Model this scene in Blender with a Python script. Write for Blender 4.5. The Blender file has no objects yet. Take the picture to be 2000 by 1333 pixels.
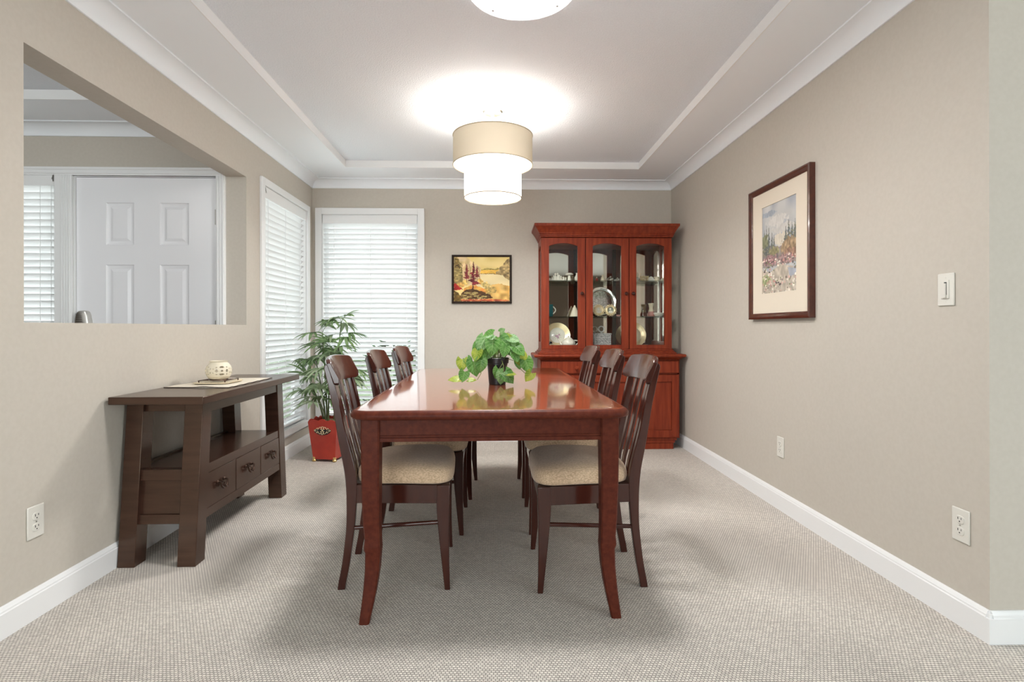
import bpy, bmesh, math, random
import numpy as np
from mathutils import Vector, Matrix

S = bpy.context.scene
COL = S.collection
PI = math.pi
R = math.radians

# ------------------------------------------------------------------ camera
cam_d = bpy.data.cameras.new('camera')
cam_d.sensor_width = 36.0
cam_d.lens = 1049.0 / 2000.0 * 36.0
cam_d.shift_y = -26.0 / 2000.0
cam_d.clip_start = 0.02
cam = bpy.data.objects.new('camera', cam_d)
COL.objects.link(cam)
cam.matrix_world = (Matrix.Translation((0, 0, 1.03)) @ Matrix.Rotation(-0.0305, 4, 'Z')
                    @ Matrix.Rotation(PI / 2, 4, 'X') @ Matrix.Rotation(-0.0015, 4, 'Z'))
S.camera = cam

# ------------------------------------------------------------------ world, daylight, exposure
S.view_settings.view_transform = 'Standard'
S.view_settings.look = 'None'
S.view_settings.gamma = 1.0
S.view_settings.use_curve_mapping = False
S.view_settings.exposure = 0.82
W = bpy.data.worlds.new('overcast_sky')
S.world = W
W.use_nodes = True
wn, wl = W.node_tree.nodes, W.node_tree.links
bg = wn['Background']
bg.inputs['Strength'].default_value = 1.1
tc = wn.new('ShaderNodeTexCoord')
sx = wn.new('ShaderNodeSeparateXYZ')
rp = wn.new('ShaderNodeValToRGB')
rp.color_ramp.elements[0].position = 0.45
rp.color_ramp.elements[0].color = (0.80, 0.86, 0.84, 1)
rp.color_ramp.elements[1].position = 0.75
rp.color_ramp.elements[1].color = (0.86, 0.93, 1.0, 1)
mr = wn.new('ShaderNodeMapRange')
mr.inputs[1].default_value = -1
mr.inputs[2].default_value = 1
wl.new(tc.outputs['Generated'], sx.inputs[0])
wl.new(sx.outputs['Z'], mr.inputs[0])
wl.new(mr.outputs[0], rp.inputs[0])
wl.new(rp.outputs[0], bg.inputs['Color'])


def area(name, loc, rot, sx_, sy_, power, color):
    d = bpy.data.lights.new(name, 'AREA')
    d.shape = 'RECTANGLE'
    d.size, d.size_y = sx_, sy_
    d.energy = power
    d.color = color
    o = bpy.data.objects.new(name, d)
    COL.objects.link(o)
    o.location = loc
    o.rotation_euler = rot
    return o


def point(name, loc, power, radius, color, parent=None):
    d = bpy.data.lights.new(name, 'POINT')
    d.energy = power
    d.shadow_soft_size = radius
    d.color = color
    o = bpy.data.objects.new(name, d)
    COL.objects.link(o)
    o.location = loc
    if parent:
        o.parent = parent
    return o


# fill light added through made-up windows behind the camera (lights stand outside the glass)
DAY = (0.95, 0.975, 1.0)
area('fill_light_rear_window', (-1.45, -4.25, 1.15), (R(90), 0, 0), 2.7, 2.3, 74, DAY)
area('fill_light_side_window', (4.85, -1.7, 1.15), (R(90), 0, R(90)), 2.8, 2.3, 70, DAY)
# daylight outside the blinds of the dining room and of the foyer
area('daylight_back_window', (-1.13, 5.55, 1.3), (R(-90), 0, 0), 1.2, 2.2, 16, DAY)
area('daylight_left_window', (-2.35, 4.27, 1.3), (R(90), 0, R(-90)), 0.85, 2.2, 13, DAY)
area('daylight_sidelight', (-3.06, 4.2, 1.3), (R(-90), 0, 0), 0.6, 2.0, 9, DAY)

# ------------------------------------------------------------------ room constants
XL, XR, YB = -1.645, 1.611, 4.877
ZS, ZC = 2.36, 2.415
TW = 0.13
YR = 1.705


# ------------------------------------------------------------------ materials
def mat(name, color=(0.8, 0.8, 0.8), rough=0.5, metal=0.0, spec=0.5, coat=0.0, coat_r=0.1, trans=0.0, ior=1.45, emit=None, es=0.0):
    m = bpy.data.materials.new(name)
    m.use_nodes = True
    b = m.node_tree.nodes['Principled BSDF']
    b.inputs['Base Color'].default_value = (*color, 1)
    b.inputs['Roughness'].default_value = rough
    b.inputs['Metallic'].default_value = metal
    b.inputs['Specular IOR Level'].default_value = spec
    b.inputs['Coat Weight'].default_value = coat
    b.inputs['Coat Roughness'].default_value = coat_r
    b.inputs['Transmission Weight'].default_value = trans
    b.inputs['IOR'].default_value = ior
    if emit:
        b.inputs['Emission Color'].default_value = (*emit, 1)
        b.inputs['Emission Strength'].default_value = es
    return m


def nodes(m):
    return m.node_tree.nodes, m.node_tree.links, m.node_tree.nodes['Principled BSDF']


def noise_mix(m, c1, c2, scale=(1, 1, 1), ns=8.0, detail=4.0, lo=0.35, hi=0.65, coords='Object', bump=0.0, bdist=0.002):
    n, l, b = nodes(m)
    t = n.new('ShaderNodeTexCoord')
    mp = n.new('ShaderNodeMapping')
    mp.inputs['Scale'].default_value = scale
    nz = n.new('ShaderNodeTexNoise')
    nz.inputs['Scale'].default_value = ns
    nz.inputs['Detail'].default_value = detail
    r = n.new('ShaderNodeValToRGB')
    r.color_ramp.elements[0].position = lo
    r.color_ramp.elements[1].position = hi
    r.color_ramp.elements[0].color = (*c1, 1)
    r.color_ramp.elements[1].color = (*c2, 1)
    l.new(t.outputs[coords], mp.inputs[0])
    l.new(mp.outputs[0], nz.inputs['Vector'])
    l.new(nz.outputs['Fac'], r.inputs[0])
    l.new(r.outputs[0], b.inputs['Base Color'])
    if bump:
        bp = n.new('ShaderNodeBump')
        bp.inputs['Strength'].default_value = bump
        bp.inputs['Distance'].default_value = bdist
        l.new(nz.outputs['Fac'], bp.inputs['Height'])
        l.new(bp.outputs[0], b.inputs['Normal'])
    return m


def wood(name, c1, c2, rough, grain=(2, 40, 40), coat=0.0, coat_r=0.08, spec=0.5, coat_ior=1.5):
    m = mat(name, c1, rough, coat=coat, coat_r=coat_r, spec=spec)
    m.node_tree.nodes['Principled BSDF'].inputs['Coat IOR'].default_value = coat_ior
    noise_mix(m, c1, c2, grain, 1.6, 6.0, 0.3, 0.7)
    return m


def thin_glass(name, tint=(0.96, 0.98, 0.97), refl=0.06):
    m = bpy.data.materials.new(name)
    m.use_nodes = True
    n, l = m.node_tree.nodes, m.node_tree.links
    n.clear()
    o = n.new('ShaderNodeOutputMaterial')
    mx = n.new('ShaderNodeMixShader')
    tr = n.new('ShaderNodeBsdfTransparent')
    gl = n.new('ShaderNodeBsdfGlossy')
    fr = n.new('ShaderNodeLayerWeight')
    fr.inputs['Blend'].default_value = 0.12
    gl.inputs['Roughness'].default_value = 0.02
    tr.inputs['Color'].default_value = (*tint, 1)
    ad = n.new('ShaderNodeMath')
    ad.operation = 'MULTIPLY_ADD'
    ad.inputs[1].default_value = 0.5
    ad.inputs[2].default_value = refl * 0.5
    l.new(fr.outputs['Fresnel'], ad.inputs[0])
    l.new(ad.outputs[0], mx.inputs[0])
    l.new(tr.outputs[0], mx.inputs[1])
    l.new(gl.outputs[0], mx.inputs[2])
    l.new(mx.outputs[0], o.inputs['Surface'])
    return m


def translucent(name, color, mixf=0.5, emit=None, es=0.0):
    m = bpy.data.materials.new(name)
    m.use_nodes = True
    n, l = m.node_tree.nodes, m.node_tree.links
    n.clear()
    o = n.new('ShaderNodeOutputMaterial')
    mx = n.new('ShaderNodeMixShader')
    mx.inputs[0].default_value = mixf
    d = n.new('ShaderNodeBsdfDiffuse')
    t = n.new('ShaderNodeBsdfTranslucent')
    d.inputs['Color'].default_value = (*color, 1)
    t.inputs['Color'].default_value = (*color, 1)
    l.new(d.outputs[0], mx.inputs[1])
    l.new(t.outputs[0], mx.inputs[2])
    last = mx
    if emit:
        e = n.new('ShaderNodeEmission')
        e.inputs['Color'].default_value = (*emit, 1)
        e.inputs['Strength'].default_value = es
        a = n.new('ShaderNodeAddShader')
        l.new(mx.outputs[0], a.inputs[0])
        l.new(e.outputs[0], a.inputs[1])
        last = a
    l.new(last.outputs[0], o.inputs['Surface'])
    return m


def vcol(name, rough=0.5, spec=0.3, bump=0.0):
    m = mat(name, (1, 1, 1), rough, spec=spec)
    n, l, b = nodes(m)
    a = n.new('ShaderNodeVertexColor')
    a.layer_name = 'paint'
    l.new(a.outputs[0], b.inputs['Base Color'])
    return m


M = {}
M['wall'] = noise_mix(mat('beige_wall_paint', rough=0.6, spec=0.25), (0.560, 0.517, 0.453), (0.580, 0.537, 0.473), (1, 1, 1), 60, 3, bump=0.06, bdist=0.001)
M['wall_dark'] = noise_mix(mat('dimmed_brown_wall_paint', rough=0.7, spec=0.2), (0.10, 0.075, 0.06), (0.12, 0.09, 0.07), (1, 1, 1), 30, 3)  # dimness of the unseen rear room put into the wall colour
M['white'] = mat('white_trim_paint', (0.86, 0.865, 0.87), 0.35)
M['soffit'] = mat('smooth_ceiling_paint', (0.90, 0.935, 0.975), 0.7, spec=0.2)
M['ceiling'] = noise_mix(mat('textured_ceiling_paint', rough=0.9, spec=0.1), (0.78, 0.815, 0.86), (0.81, 0.845, 0.89), (1, 1, 1), 130, 3, bump=0.55, bdist=0.006)
M['door'] = mat('white_door_paint', (0.87, 0.87, 0.90), 0.3)
M['plastic'] = mat('ivory_plastic', (0.75, 0.73, 0.67), 0.35)
M['dark'] = mat('dark_slot', (0.02, 0.02, 0.02), 0.6)
M['black'] = mat('black_plastic', (0.012, 0.012, 0.014), 0.35)
M['steel'] = mat('brushed_steel', (0.36, 0.35, 0.33), 0.45, metal=1.0)
M['nickel'] = mat('satin_nickel', (0.62, 0.60, 0.56), 0.32, metal=1.0)
M['bronze'] = mat('aged_bronze', (0.10, 0.06, 0.045), 0.3, metal=0.9)
M['gold'] = mat('antique_gold', (0.72, 0.52, 0.22), 0.3, metal=0.9)
M['silver'] = noise_mix(mat('engraved_silver', (0.8, 0.8, 0.78), 0.18, metal=1.0), (0.55, 0.55, 0.53), (0.9, 0.9, 0.88), (1, 1, 1), 70, 4, bump=0.25, bdist=0.002)
M['silver_plain'] = mat('polished_silver', (0.82, 0.82, 0.80), 0.12, metal=1.0)
M['glass'] = thin_glass('window_glass')
M['cab_glass'] = thin_glass('cabinet_glass', (0.97, 0.98, 0.97), 0.05)
M['shelf_glass'] = thin_glass('shelf_glass', (0.86, 0.93, 0.88), 0.15)
M['crystal'] = mat('cut_crystal', (1, 1, 1), 0.03, trans=1.0, ior=1.5)
M['mirror'] = mat('mirror_backing', (0.64, 0.58, 0.51), 0.03, metal=1.0)
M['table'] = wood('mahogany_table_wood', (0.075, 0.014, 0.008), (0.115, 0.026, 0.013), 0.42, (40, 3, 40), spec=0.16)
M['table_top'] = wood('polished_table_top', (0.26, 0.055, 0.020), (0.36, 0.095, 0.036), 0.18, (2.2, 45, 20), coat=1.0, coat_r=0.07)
M['chair'] = wood('dark_mahogany_chair_wood', (0.040, 0.008, 0.005), (0.058, 0.013, 0.007), 0.34, (30, 30, 3), coat=0.85, coat_r=0.12, spec=0.1, coat_ior=1.6)
M['cab'] = wood('cherry_cabinet_wood', (0.175, 0.024, 0.010), (0.27, 0.046, 0.017), 0.42, (30, 30, 2.5), coat=0.08, coat_r=0.2, spec=0.2)
M['console'] = wood('espresso_console_wood', (0.036, 0.016, 0.011), (0.056, 0.025, 0.017), 0.22, (3, 30, 30))
M['console'].node_tree.nodes['Principled BSDF'].inputs['IOR'].default_value = 1.6
M['console'].node_tree.nodes['Principled BSDF'].inputs['Specular Tint'].default_value = (1.0, 0.82, 0.64, 1)
M['frame'] = wood('mahogany_frame_wood', (0.06, 0.014, 0.008), (0.10, 0.024, 0.012), 0.28, (20, 20, 20), coat=0.4)
M['frame_dark'] = mat('dark_frame_wood', (0.022, 0.012, 0.008), 0.4)
M['matboard'] = mat('cream_mat_board', (0.78, 0.70, 0.58), 0.8, spec=0.2)
M['paint'] = vcol('painted_picture', 0.55)
M['porcelain'] = mat('white_porcelain', (0.82, 0.79, 0.70), 0.18)
M['cream'] = mat('cream_ceramic', (0.80, 0.70, 0.52), 0.3)
M['gilt'] = mat('pale_gilt', (0.83, 0.68, 0.42), 0.3, metal=0.4)
M['shade_rim'] = mat('tan_shade_rim', (0.42, 0.34, 0.22), 0.6)
M['ivory'] = mat('ivory_ceramic', (0.80, 0.73, 0.58), 0.25)
M['linen'] = noise_mix(mat('linen_cloth', rough=0.95, spec=0.1), (0.72, 0.66, 0.55), (0.82, 0.77, 0.67), (1, 1, 1), 220, 2, bump=0.3, bdist=0.001)
M['linen_edge'] = mat('dark_cloth_edge', (0.06, 0.04, 0.03), 0.9)
M['redpot'] = noise_mix(mat('red_lacquer', rough=0.38, coat=0.3), (0.36, 0.022, 0.012), (0.48, 0.040, 0.020), (1, 1, 1), 9, 5, 0.3, 0.7)
M['redside'] = M['redpot']
M['soil'] = noise_mix(mat('soil', rough=0.95), (0.03, 0.02, 0.012), (0.08, 0.05, 0.03), (1, 1, 1), 90, 3)
M['moss'] = noise_mix(mat('dried_moss', rough=0.95), (0.20, 0.15, 0.07), (0.34, 0.27, 0.14), (1, 1, 1), 80, 3, bump=0.8, bdist=0.01)
M['cane'] = mat('palm_cane', (0.10, 0.13, 0.05), 0.6)
M['vine'] = mat('vine_stem', (0.16, 0.20, 0.06), 0.6)
M['teal'] = mat('teal_glaze', (0.02, 0.17, 0.19), 0.2)
M['pink'] = mat('dusty_pink_glaze', (0.50, 0.22, 0.19), 0.35)
M['redfig'] = mat('red_glaze', (0.42, 0.05, 0.04), 0.3)
M['lamp_glass'] = mat('clear_rim_glass', (0.9, 0.9, 0.9), 0.25, trans=0.4, emit=(1, 1, 1), es=0.25)
M['slat'] = translucent('white_blind_slat', (0.87, 0.87, 0.87), 0.34)
M['shade_upper'] = translucent('beige_linen_shade', (0.74, 0.64, 0.49), 0.015, (1.0, 0.88, 0.66), 0.01)
M['shade_lower'] = translucent('glowing_white_shade', (0.88, 0.85, 0.78), 0.3, (1.0, 0.97, 0.92), 1.5)
M['diffuser'] = mat('lit_diffuser', (0.9, 0.9, 0.88), 0.4, emit=(1.0, 0.97, 0.92), es=1.8)
M['dome'] = mat('lit_dome', (0.9, 0.9, 0.9), 0.3, emit=(1.0, 0.99, 0.97), es=9.0)
M['lawn'] = noise_mix(mat('lawn', rough=1.0), (0.22, 0.30, 0.14), (0.34, 0.40, 0.24), (1, 1, 1), 6, 5)
M['hedge'] = noise_mix(mat('hedge_leaf', rough=0.8), (0.03, 0.07, 0.02), (0.10, 0.18, 0.06), (1, 1, 1), 10, 3)
M['mortar'] = noise_mix(mat('pale_siding', rough=0.9), (0.5, 0.5, 0.48), (0.6, 0.6, 0.58), (1, 1, 1), 4, 3)


def leaf_mat(name, c1, c2, ns, trans=0.25, rough=0.38):
    m = mat(name, c1, rough)
    n, l, b = nodes(m)
    noise_mix(m, c1, c2, (1, 1, 1), ns, 3.0, 0.38, 0.62)
    tr = n.new('ShaderNodeBsdfTranslucent')
    mx = n.new('ShaderNodeMixShader')
    mx.inputs[0].default_value = trans
    src = b.inputs['Base Color'].links[0].from_socket
    l.new(src, tr.inputs['Color'])
    l.new(b.outputs[0], mx.inputs[1])
    l.new(tr.outputs[0], mx.inputs[2])
    l.new(mx.outputs[0], n['Material Output'].inputs['Surface'])
    return m


M['palm_leaf'] = leaf_mat('palm_leaf', (0.12, 0.21, 0.08), (0.22, 0.33, 0.15), 25)
M['palm_pale'] = leaf_mat('palm_leaf_pale', (0.30, 0.41, 0.24), (0.40, 0.50, 0.32), 25)


def veined(name, c1, c2, ns, vein):
    m = leaf_mat(name, c1, c2, ns, 0.3)
    n, l, b = nodes(m)
    a = n.new('ShaderNodeVertexColor')
    a.layer_name = 'paint'
    sp = n.new('ShaderNodeSeparateColor')
    l.new(a.outputs[0], sp.inputs[0])

    def mth(op, x, y=None, z=None):
        k = n.new('ShaderNodeMath')
        k.operation = op
        for i, v in enumerate((x, y, z)):
            if v is None:
                continue
            if isinstance(v, (int, float)):
                k.inputs[i].default_value = v
            else:
                l.new(v, k.inputs[i])
        return k.outputs[0]
    q = mth('ABSOLUTE', mth('SUBTRACT', sp.outputs[1], 0.5))
    ph = mth('ABSOLUTE', mth('SINE', mth('MULTIPLY', mth('SUBTRACT', sp.outputs[0], mth('MULTIPLY', q, 0.75)), 17.0)))
    side = mth('LESS_THAN', ph, 0.22)
    mid = mth('LESS_THAN', q, 0.022)
    fac = mth('MULTIPLY', mth('MAXIMUM', side, mid), 0.75)
    mx = n.new('ShaderNodeMix')
    mx.data_type = 'RGBA'
    src = b.inputs['Base Color'].links[0].from_socket
    l.new(fac, mx.inputs[0])
    l.new(src, mx.inputs[6])
    mx.inputs[7].default_value = (*vein, 1)
    l.new(mx.outputs[2], b.inputs['Base Color'])
    for k in n:
        if k.type == 'BSDF_TRANSLUCENT':
            l.new(mx.outputs[2], k.inputs['Color'])
    return m


M['pothos'] = veined('pothos_leaf', (0.060, 0.19, 0.028), (0.13, 0.31, 0.065), 45, (0.24, 0.40, 0.15))
M['pothos_pale'] = veined('pothos_leaf_pale', (0.13, 0.30, 0.09), (0.24, 0.42, 0.17), 60, (0.40, 0.56, 0.32))
M['pothos_lime'] = veined('pothos_leaf_lime', (0.17, 0.28, 0.025), (0.34, 0.42, 0.06), 40, (0.42, 0.46, 0.10))


def carpet():
    m = mat('berber_loop_carpet', rough=0.95, spec=0.1)
    n, l, b = nodes(m)
    t = n.new('ShaderNodeTexCoord')
    nz = n.new('ShaderNodeTexNoise')
    nz.inputs['Scale'].default_value = 60
    nz.inputs['Detail'].default_value = 2
    wob = n.new('ShaderNodeVectorMath')
    wob.operation = 'MULTIPLY_ADD'
    wob.inputs[1].default_value = (0.004, 0.004, 0)
    l.new(t.outputs['Object'], nz.inputs['Vector'])
    l.new(nz.outputs['Color'], wob.inputs[0])
    l.new(t.outputs['Object'], wob.inputs[2])
    br = n.new('ShaderNodeTexBrick')
    br.inputs['Scale'].default_value = 1.0
    br.inputs['Brick Width'].default_value = 0.0115
    br.inputs['Row Height'].default_value = 0.0095
    br.inputs['Mortar Size'].default_value = 0.0019
    br.inputs['Mortar Smooth'].default_value = 1.0
    br.inputs['Color1'].default_value = (0.84, 0.785, 0.715, 1)
    br.inputs['Color2'].default_value = (0.68, 0.635, 0.58, 1)
    br.inputs['Mortar'].default_value = (0.17, 0.15, 0.13, 1)
    br.offset = 0.5
    l.new(wob.outputs[0], br.inputs['Vector'])
    # broad tonal drift of the pile
    n2 = n.new('ShaderNodeTexNoise')
    n2.inputs['Scale'].default_value = 1.1
    n2.inputs['Detail'].default_value = 3
    l.new(t.outputs['Object'], n2.inputs['Vector'])
    r2 = n.new('ShaderNodeMapRange')
    r2.inputs[1].default_value = 0.35
    r2.inputs[2].default_value = 0.65
    r2.inputs[3].default_value = 0.93
    r2.inputs[4].default_value = 1.05
    l.new(n2.outputs['Fac'], r2.inputs[0])
    mu = n.new('ShaderNodeVectorMath')
    mu.operation = 'SCALE'
    l.new(br.outputs['Color'], mu.inputs[0])
    l.new(r2.outputs[0], mu.inputs['Scale'])
    l.new(mu.outputs[0], b.inputs['Base Color'])
    inv = n.new('ShaderNodeMath')
    inv.operation = 'SUBTRACT'
    inv.inputs[0].default_value = 1.0
    l.new(br.outputs['Fac'], inv.inputs[1])
    bp = n.new('ShaderNodeBump')
    bp.inputs['Strength'].default_value = 0.4
    bp.inputs['Distance'].default_value = 0.004
    l.new(inv.outputs[0], bp.inputs['Height'])
    l.new(bp.outputs[0], b.inputs['Normal'])
    return m


M['carpet'] = carpet()


def fabric():
    m = mat('tan_chenille_fabric', rough=0.9, spec=0.15)
    noise_mix(m, (0.50, 0.345, 0.22), (0.74, 0.55, 0.38), (120, 420, 200), 1.0, 3.0, 0.35, 0.65, bump=0.5, bdist=0.002)
    b = m.node_tree.nodes['Principled BSDF']
    b.inputs['Sheen Weight'].default_value = 0.25
    return m


M['fabric'] = fabric()


# ------------------------------------------------------------------ mesh helpers
class B:
    """collects shapes into one bmesh"""

    def __init__(s):
        s.bm = bmesh.new()

    def face(s, vs):
        try:
            return s.bm.faces.new(vs)
        except ValueError:
            return None

    def hexa(s, p):
        v = [s.bm.verts.new(q) for q in p]
        for f in ((3, 2, 1, 0), (4, 5, 6, 7), (0, 1, 5, 4), (1, 2, 6, 5), (2, 3, 7, 6), (3, 0, 4, 7)):
            s.face([v[i] for i in f])
        return s

    def box(s, x0, x1, y0, y1, z0, z1):
        return s.hexa([(x0, y0, z0), (x1, y0, z0), (x1, y1, z0), (x0, y1, z0), (x0, y0, z1), (x1, y0, z1), (x1, y1, z1), (x0, y1, z1)])

    def prism(s, pts, axis, a, b):
        """2D outline swept along an axis; pts are the two other coordinates in x,y,z order"""
        def P(q, t):
            return {'x': (t, q[0], q[1]), 'y': (q[0], t, q[1]), 'z': (q[0], q[1], t)}[axis]
        va = [s.bm.verts.new(P(q, a)) for q in pts]
        vb = [s.bm.verts.new(P(q, b)) for q in pts]
        n = len(pts)
        s.face(va[::-1])
        s.face(vb)
        for i in range(n):
            s.face([va[i], va[(i + 1) % n], vb[(i + 1) % n], vb[i]])
        return s

    def loft(s, rings, cap0=True, cap1=True, closed=False):
        vr = [[s.bm.verts.new(p) for p in r] for r in rings]
        n = len(vr[0])
        k = len(vr)
        for i in range(k if closed else k - 1):
            a, b = vr[i], vr[(i + 1) % k]
            for j in range(n):
                s.face([a[j], a[(j + 1) % n], b[(j + 1) % n], b[j]])
        if not closed:
            if cap0:
                s.face(vr[0][::-1])
            if cap1:
                s.face(vr[-1])
        return s

    def lathe(s, prof, c=(0, 0, 0), seg=32, cap=True, axis='z'):
        rings = []
        for r, z in prof:
            ring = []
            for i in range(seg):
                t = 2 * PI * i / seg
                u, v = max(r, 1e-5) * math.cos(t), max(r, 1e-5) * math.sin(t)
                p = {'z': (u, v, z), 'y': (u, z, v), 'x': (z, u, v)}[axis]
                ring.append((c[0] + p[0], c[1] + p[1], c[2] + p[2]))
            rings.append(ring)
        return s.loft(rings, cap, cap)

    def tube(s, path, rad, seg=8, cap=True):
        path = [Vector(p) for p in path]
        if not hasattr(rad, '__len__'):
            rad = [rad] * len(path)
        rings = []
        up = None
        for i, p in enumerate(path):
            d = (path[min(i + 1, len(path) - 1)] - path[max(i - 1, 0)])
            if d.length < 1e-9:
                d = Vector((0, 0, 1))
            d.normalize()
            if up is None:
                up = Vector((0, 0, 1)) if abs(d.z) < 0.9 else Vector((1, 0, 0))
            u = d.cross(up)
            if u.length < 1e-6:
                u = d.cross(Vector((0.3, 1, 0.2)))
            u.normalize()
            up = u.cross(d)
            rings.append([tuple(p + rad[i] * (math.cos(2 * PI * k / seg) * u + math.sin(2 * PI * k / seg) * up)) for k in range(seg)])
        return s.loft(rings, cap, cap)

    def ball(s, c, r, seg=16, rows=10):
        if not hasattr(r, '__len__'):
            r = (r, r, r)
        rings = []
        for i in range(rows + 1):
            t = -PI / 2 + PI * i / rows
            cr = max(math.cos(t), 1e-4)
            rings.append([(c[0] + r[0] * cr * math.cos(2 * PI * k / seg), c[1] + r[1] * cr * math.sin(2 * PI * k / seg), c[2] + r[2] * math.sin(t)) for k in range(seg)])
        return s.loft(rings)

    def torus(s, c, R_, r, axis='z', seg=32, sec=8):
        rings = []
        for i in range(seg):
            t = 2 * PI * i / seg
            ring = []
            for k in range(sec):
                q = 2 * PI * k / sec
                rr = R_ + r * math.cos(q)
                u, v, w = rr * math.cos(t), rr * math.sin(t), r * math.sin(q)
                p = {'z': (u, v, w), 'y': (u, w, v), 'x': (w, u, v)}[axis]
                ring.append((c[0] + p[0], c[1] + p[1], c[2] + p[2]))
            rings.append(ring)
        return s.loft(rings, closed=True)

    def xform(s, mtx):
        bmesh.ops.transform(s.bm, matrix=mtx, verts=s.bm.verts)
        return s


def ob(name, b, m, parent=None, loc=(0, 0, 0), rot=(0, 0, 0), bevel=0.0, seg=2, label=None, cat=None, group=None, kind=None, smooth=38, origin=None, clean=True):
    """link the collected shapes as ONE mesh object; origin: world point that becomes local zero"""
    bm = b.bm
    if origin is not None:
        bmesh.ops.translate(bm, verts=bm.verts, vec=-Vector(origin))
    if clean:
        bmesh.ops.remove_doubles(bm, verts=bm.verts, dist=1e-6)
    bmesh.ops.recalc_face_normals(bm, faces=bm.faces)
    me = bpy.data.meshes.new(name)
    bm.to_mesh(me)
    bm.free()
    for p in me.polygons:
        p.use_smooth = True
    me.set_sharp_from_angle(angle=R(smooth))
    for mm in (m if isinstance(m, (list, tuple)) else [m]):
        me.materials.append(mm)
    o = bpy.data.objects.new(name, me)
    COL.objects.link(o)
    if parent:
        o.parent = parent
    o.location = loc
    o.rotation_euler = rot
    if bevel:
        bv = o.modifiers.new('bevel', 'BEVEL')
        bv.width = bevel
        bv.segments = seg
        bv.limit_method = 'ANGLE'
        bv.angle_limit = R(40)
    tag(o, label, cat, group, kind)
    return o


def tag(o, label=None, cat=None, group=None, kind=None):
    if label:
        o['label'] = label
    if cat:
        o['category'] = cat
    if group:
        o['group'] = group
    if kind:
        o['kind'] = kind
    return o


def thing(name, label, cat, loc=(0, 0, 0), rz=0.0, group=None, kind=None):
    o = bpy.data.objects.new(name, None)
    o.empty_display_size = 0.1
    COL.objects.link(o)
    o.location = loc
    o.rotation_euler = (0, 0, rz)
    return tag(o, label, cat, group, kind)


def copy_tree(o, parent=None):
    c = o.copy()
    COL.objects.link(c)
    c.parent = parent
    for ch in list(o.children):
        copy_tree(ch, c)
    return c


def struct(name, b, m, label=None, bevel=0.0, **k):
    return ob(name, b, m, kind='structure', bevel=bevel, label=label, **k)


def rrect(x0, x1, y0, y1, r, n=6):
    pts = []
    for cx, cy, a in ((x1 - r, y0 + r, -90), (x1 - r, y1 - r, 0), (x0 + r, y1 - r, 90), (x0 + r, y0 + r, 180)):
        for i in range(n + 1):
            t = R(a + 90 * i / n)
            pts.append((cx + r * math.cos(t), cy + r * math.sin(t)))
    return pts


def wall_grid(b, axis, p0, p1, a0, a1, z0, z1, holes):
    """wall slab between p0,p1 on its thin axis, a0..a1 along, with rectangular holes (a0,a1,z0,z1)"""
    As = sorted({a0, a1, *[h[0] for h in holes], *[h[1] for h in holes]})
    for i in range(len(As) - 1):
        m_ = (As[i] + As[i + 1]) / 2
        hs = sorted([(h[2], h[3]) for h in holes if h[0] < m_ < h[1]])
        z = z0
        spans = []
        for h in hs:
            if h[0] > z:
                spans.append((z, h[0]))
            z = h[1]
        if z < z1:
            spans.append((z, z1))
        for s0, s1 in spans:
            if axis == 'x':
                b.box(p0, p1, As[i], As[i + 1], s0, s1)
            else:
                b.box(As[i], As[i + 1], p0, p1, s0, s1)
    return b


# ------------------------------------------------------------------ the room shell
struct('floor', B().box(-4.8, 4.8, -4.2, 5.1, -0.12, 0.0), M['carpet'], label='beige looped berber carpet covering the floor')

LW = (3.855, 4.715, 0.235, 2.045)      # opening of the left window: y0,y1,z0,z1
BW = (-1.557, -0.700, 0.235, 2.051)    # opening of the back window: x0,x1,z0,z1
SL = (-3.26, -2.869, 0.20, 2.045)      # foyer sidelight
DR = (-2.760, -1.836, 0.0, 2.030)      # foyer door
FY = 3.60
struct('wall_left', wall_grid(B(), 'x', XL - TW, XL, 0.9, YB + TW, 0, 2.5, [(1.925, 3.600, 1.051, 2.030), LW]), M['wall'], label='beige left wall with a large pass-through opening')
struct('wall_back', wall_grid(B(), 'y', YB, YB + TW, XL, XR + TW, 0, 2.5, [BW]), M['wall'], label='beige back wall behind cabinet')
struct('wall_right', B().box(XR, XR + TW, YR, YB, 0, 2.5), M['wall'], label='plain beige right wall')
struct('wall_return', B().box(XR + TW, 4.7, YR, YR + TW, 0, 2.5), M['wall'], label='beige wall turning away at the right edge')
struct('wall_foyer', wall_grid(B(), 'y', FY, FY + TW, -4.7, XL - TW, 0, 2.5, [DR, SL]), M['wall'], label='beige foyer wall around the white door')
struct('wall_foyer_side', B().box(-4.73, -4.6, -4.1, FY, 0, 2.5), M['wall_dark'])
struct('wall_far_right', wall_grid(B(), 'x', 4.6, 4.73, -4.1, YR, 0, 2.5, [(-3.1, -0.3, 0.06, 2.25)]), M['wall'])
RWS = (-2.75, -0.15, 0.06, 2.25)
struct('wall_rear', wall_grid(B(), 'y', -4.13, -4.0, -4.7, 4.7, 0, 2.5, [RWS]), M['wall_dark'])


def added_window(name, a0, a1, z0, z1, mtx):  # unseen windows, added so that fill light can enter
    b = B()
    for x in (a0, (a0 + a1) / 2 - 0.03, a1 - 0.06):
        b.box(x, x + 0.06, -0.03, 0.03, z0, z1)
    b.box(a0, a1, -0.03, 0.03, z0, z0 + 0.06).box(a0, a1, -0.03, 0.03, z1 - 0.06, z1)
    w = struct(name, b.xform(mtx), M['white'], label='unseen wide window added to let in fill light')
    ob('glass_pane', B().box(a0, a1, -0.003, 0.003, z0, z1).xform(mtx), M['glass'], w)


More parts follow.
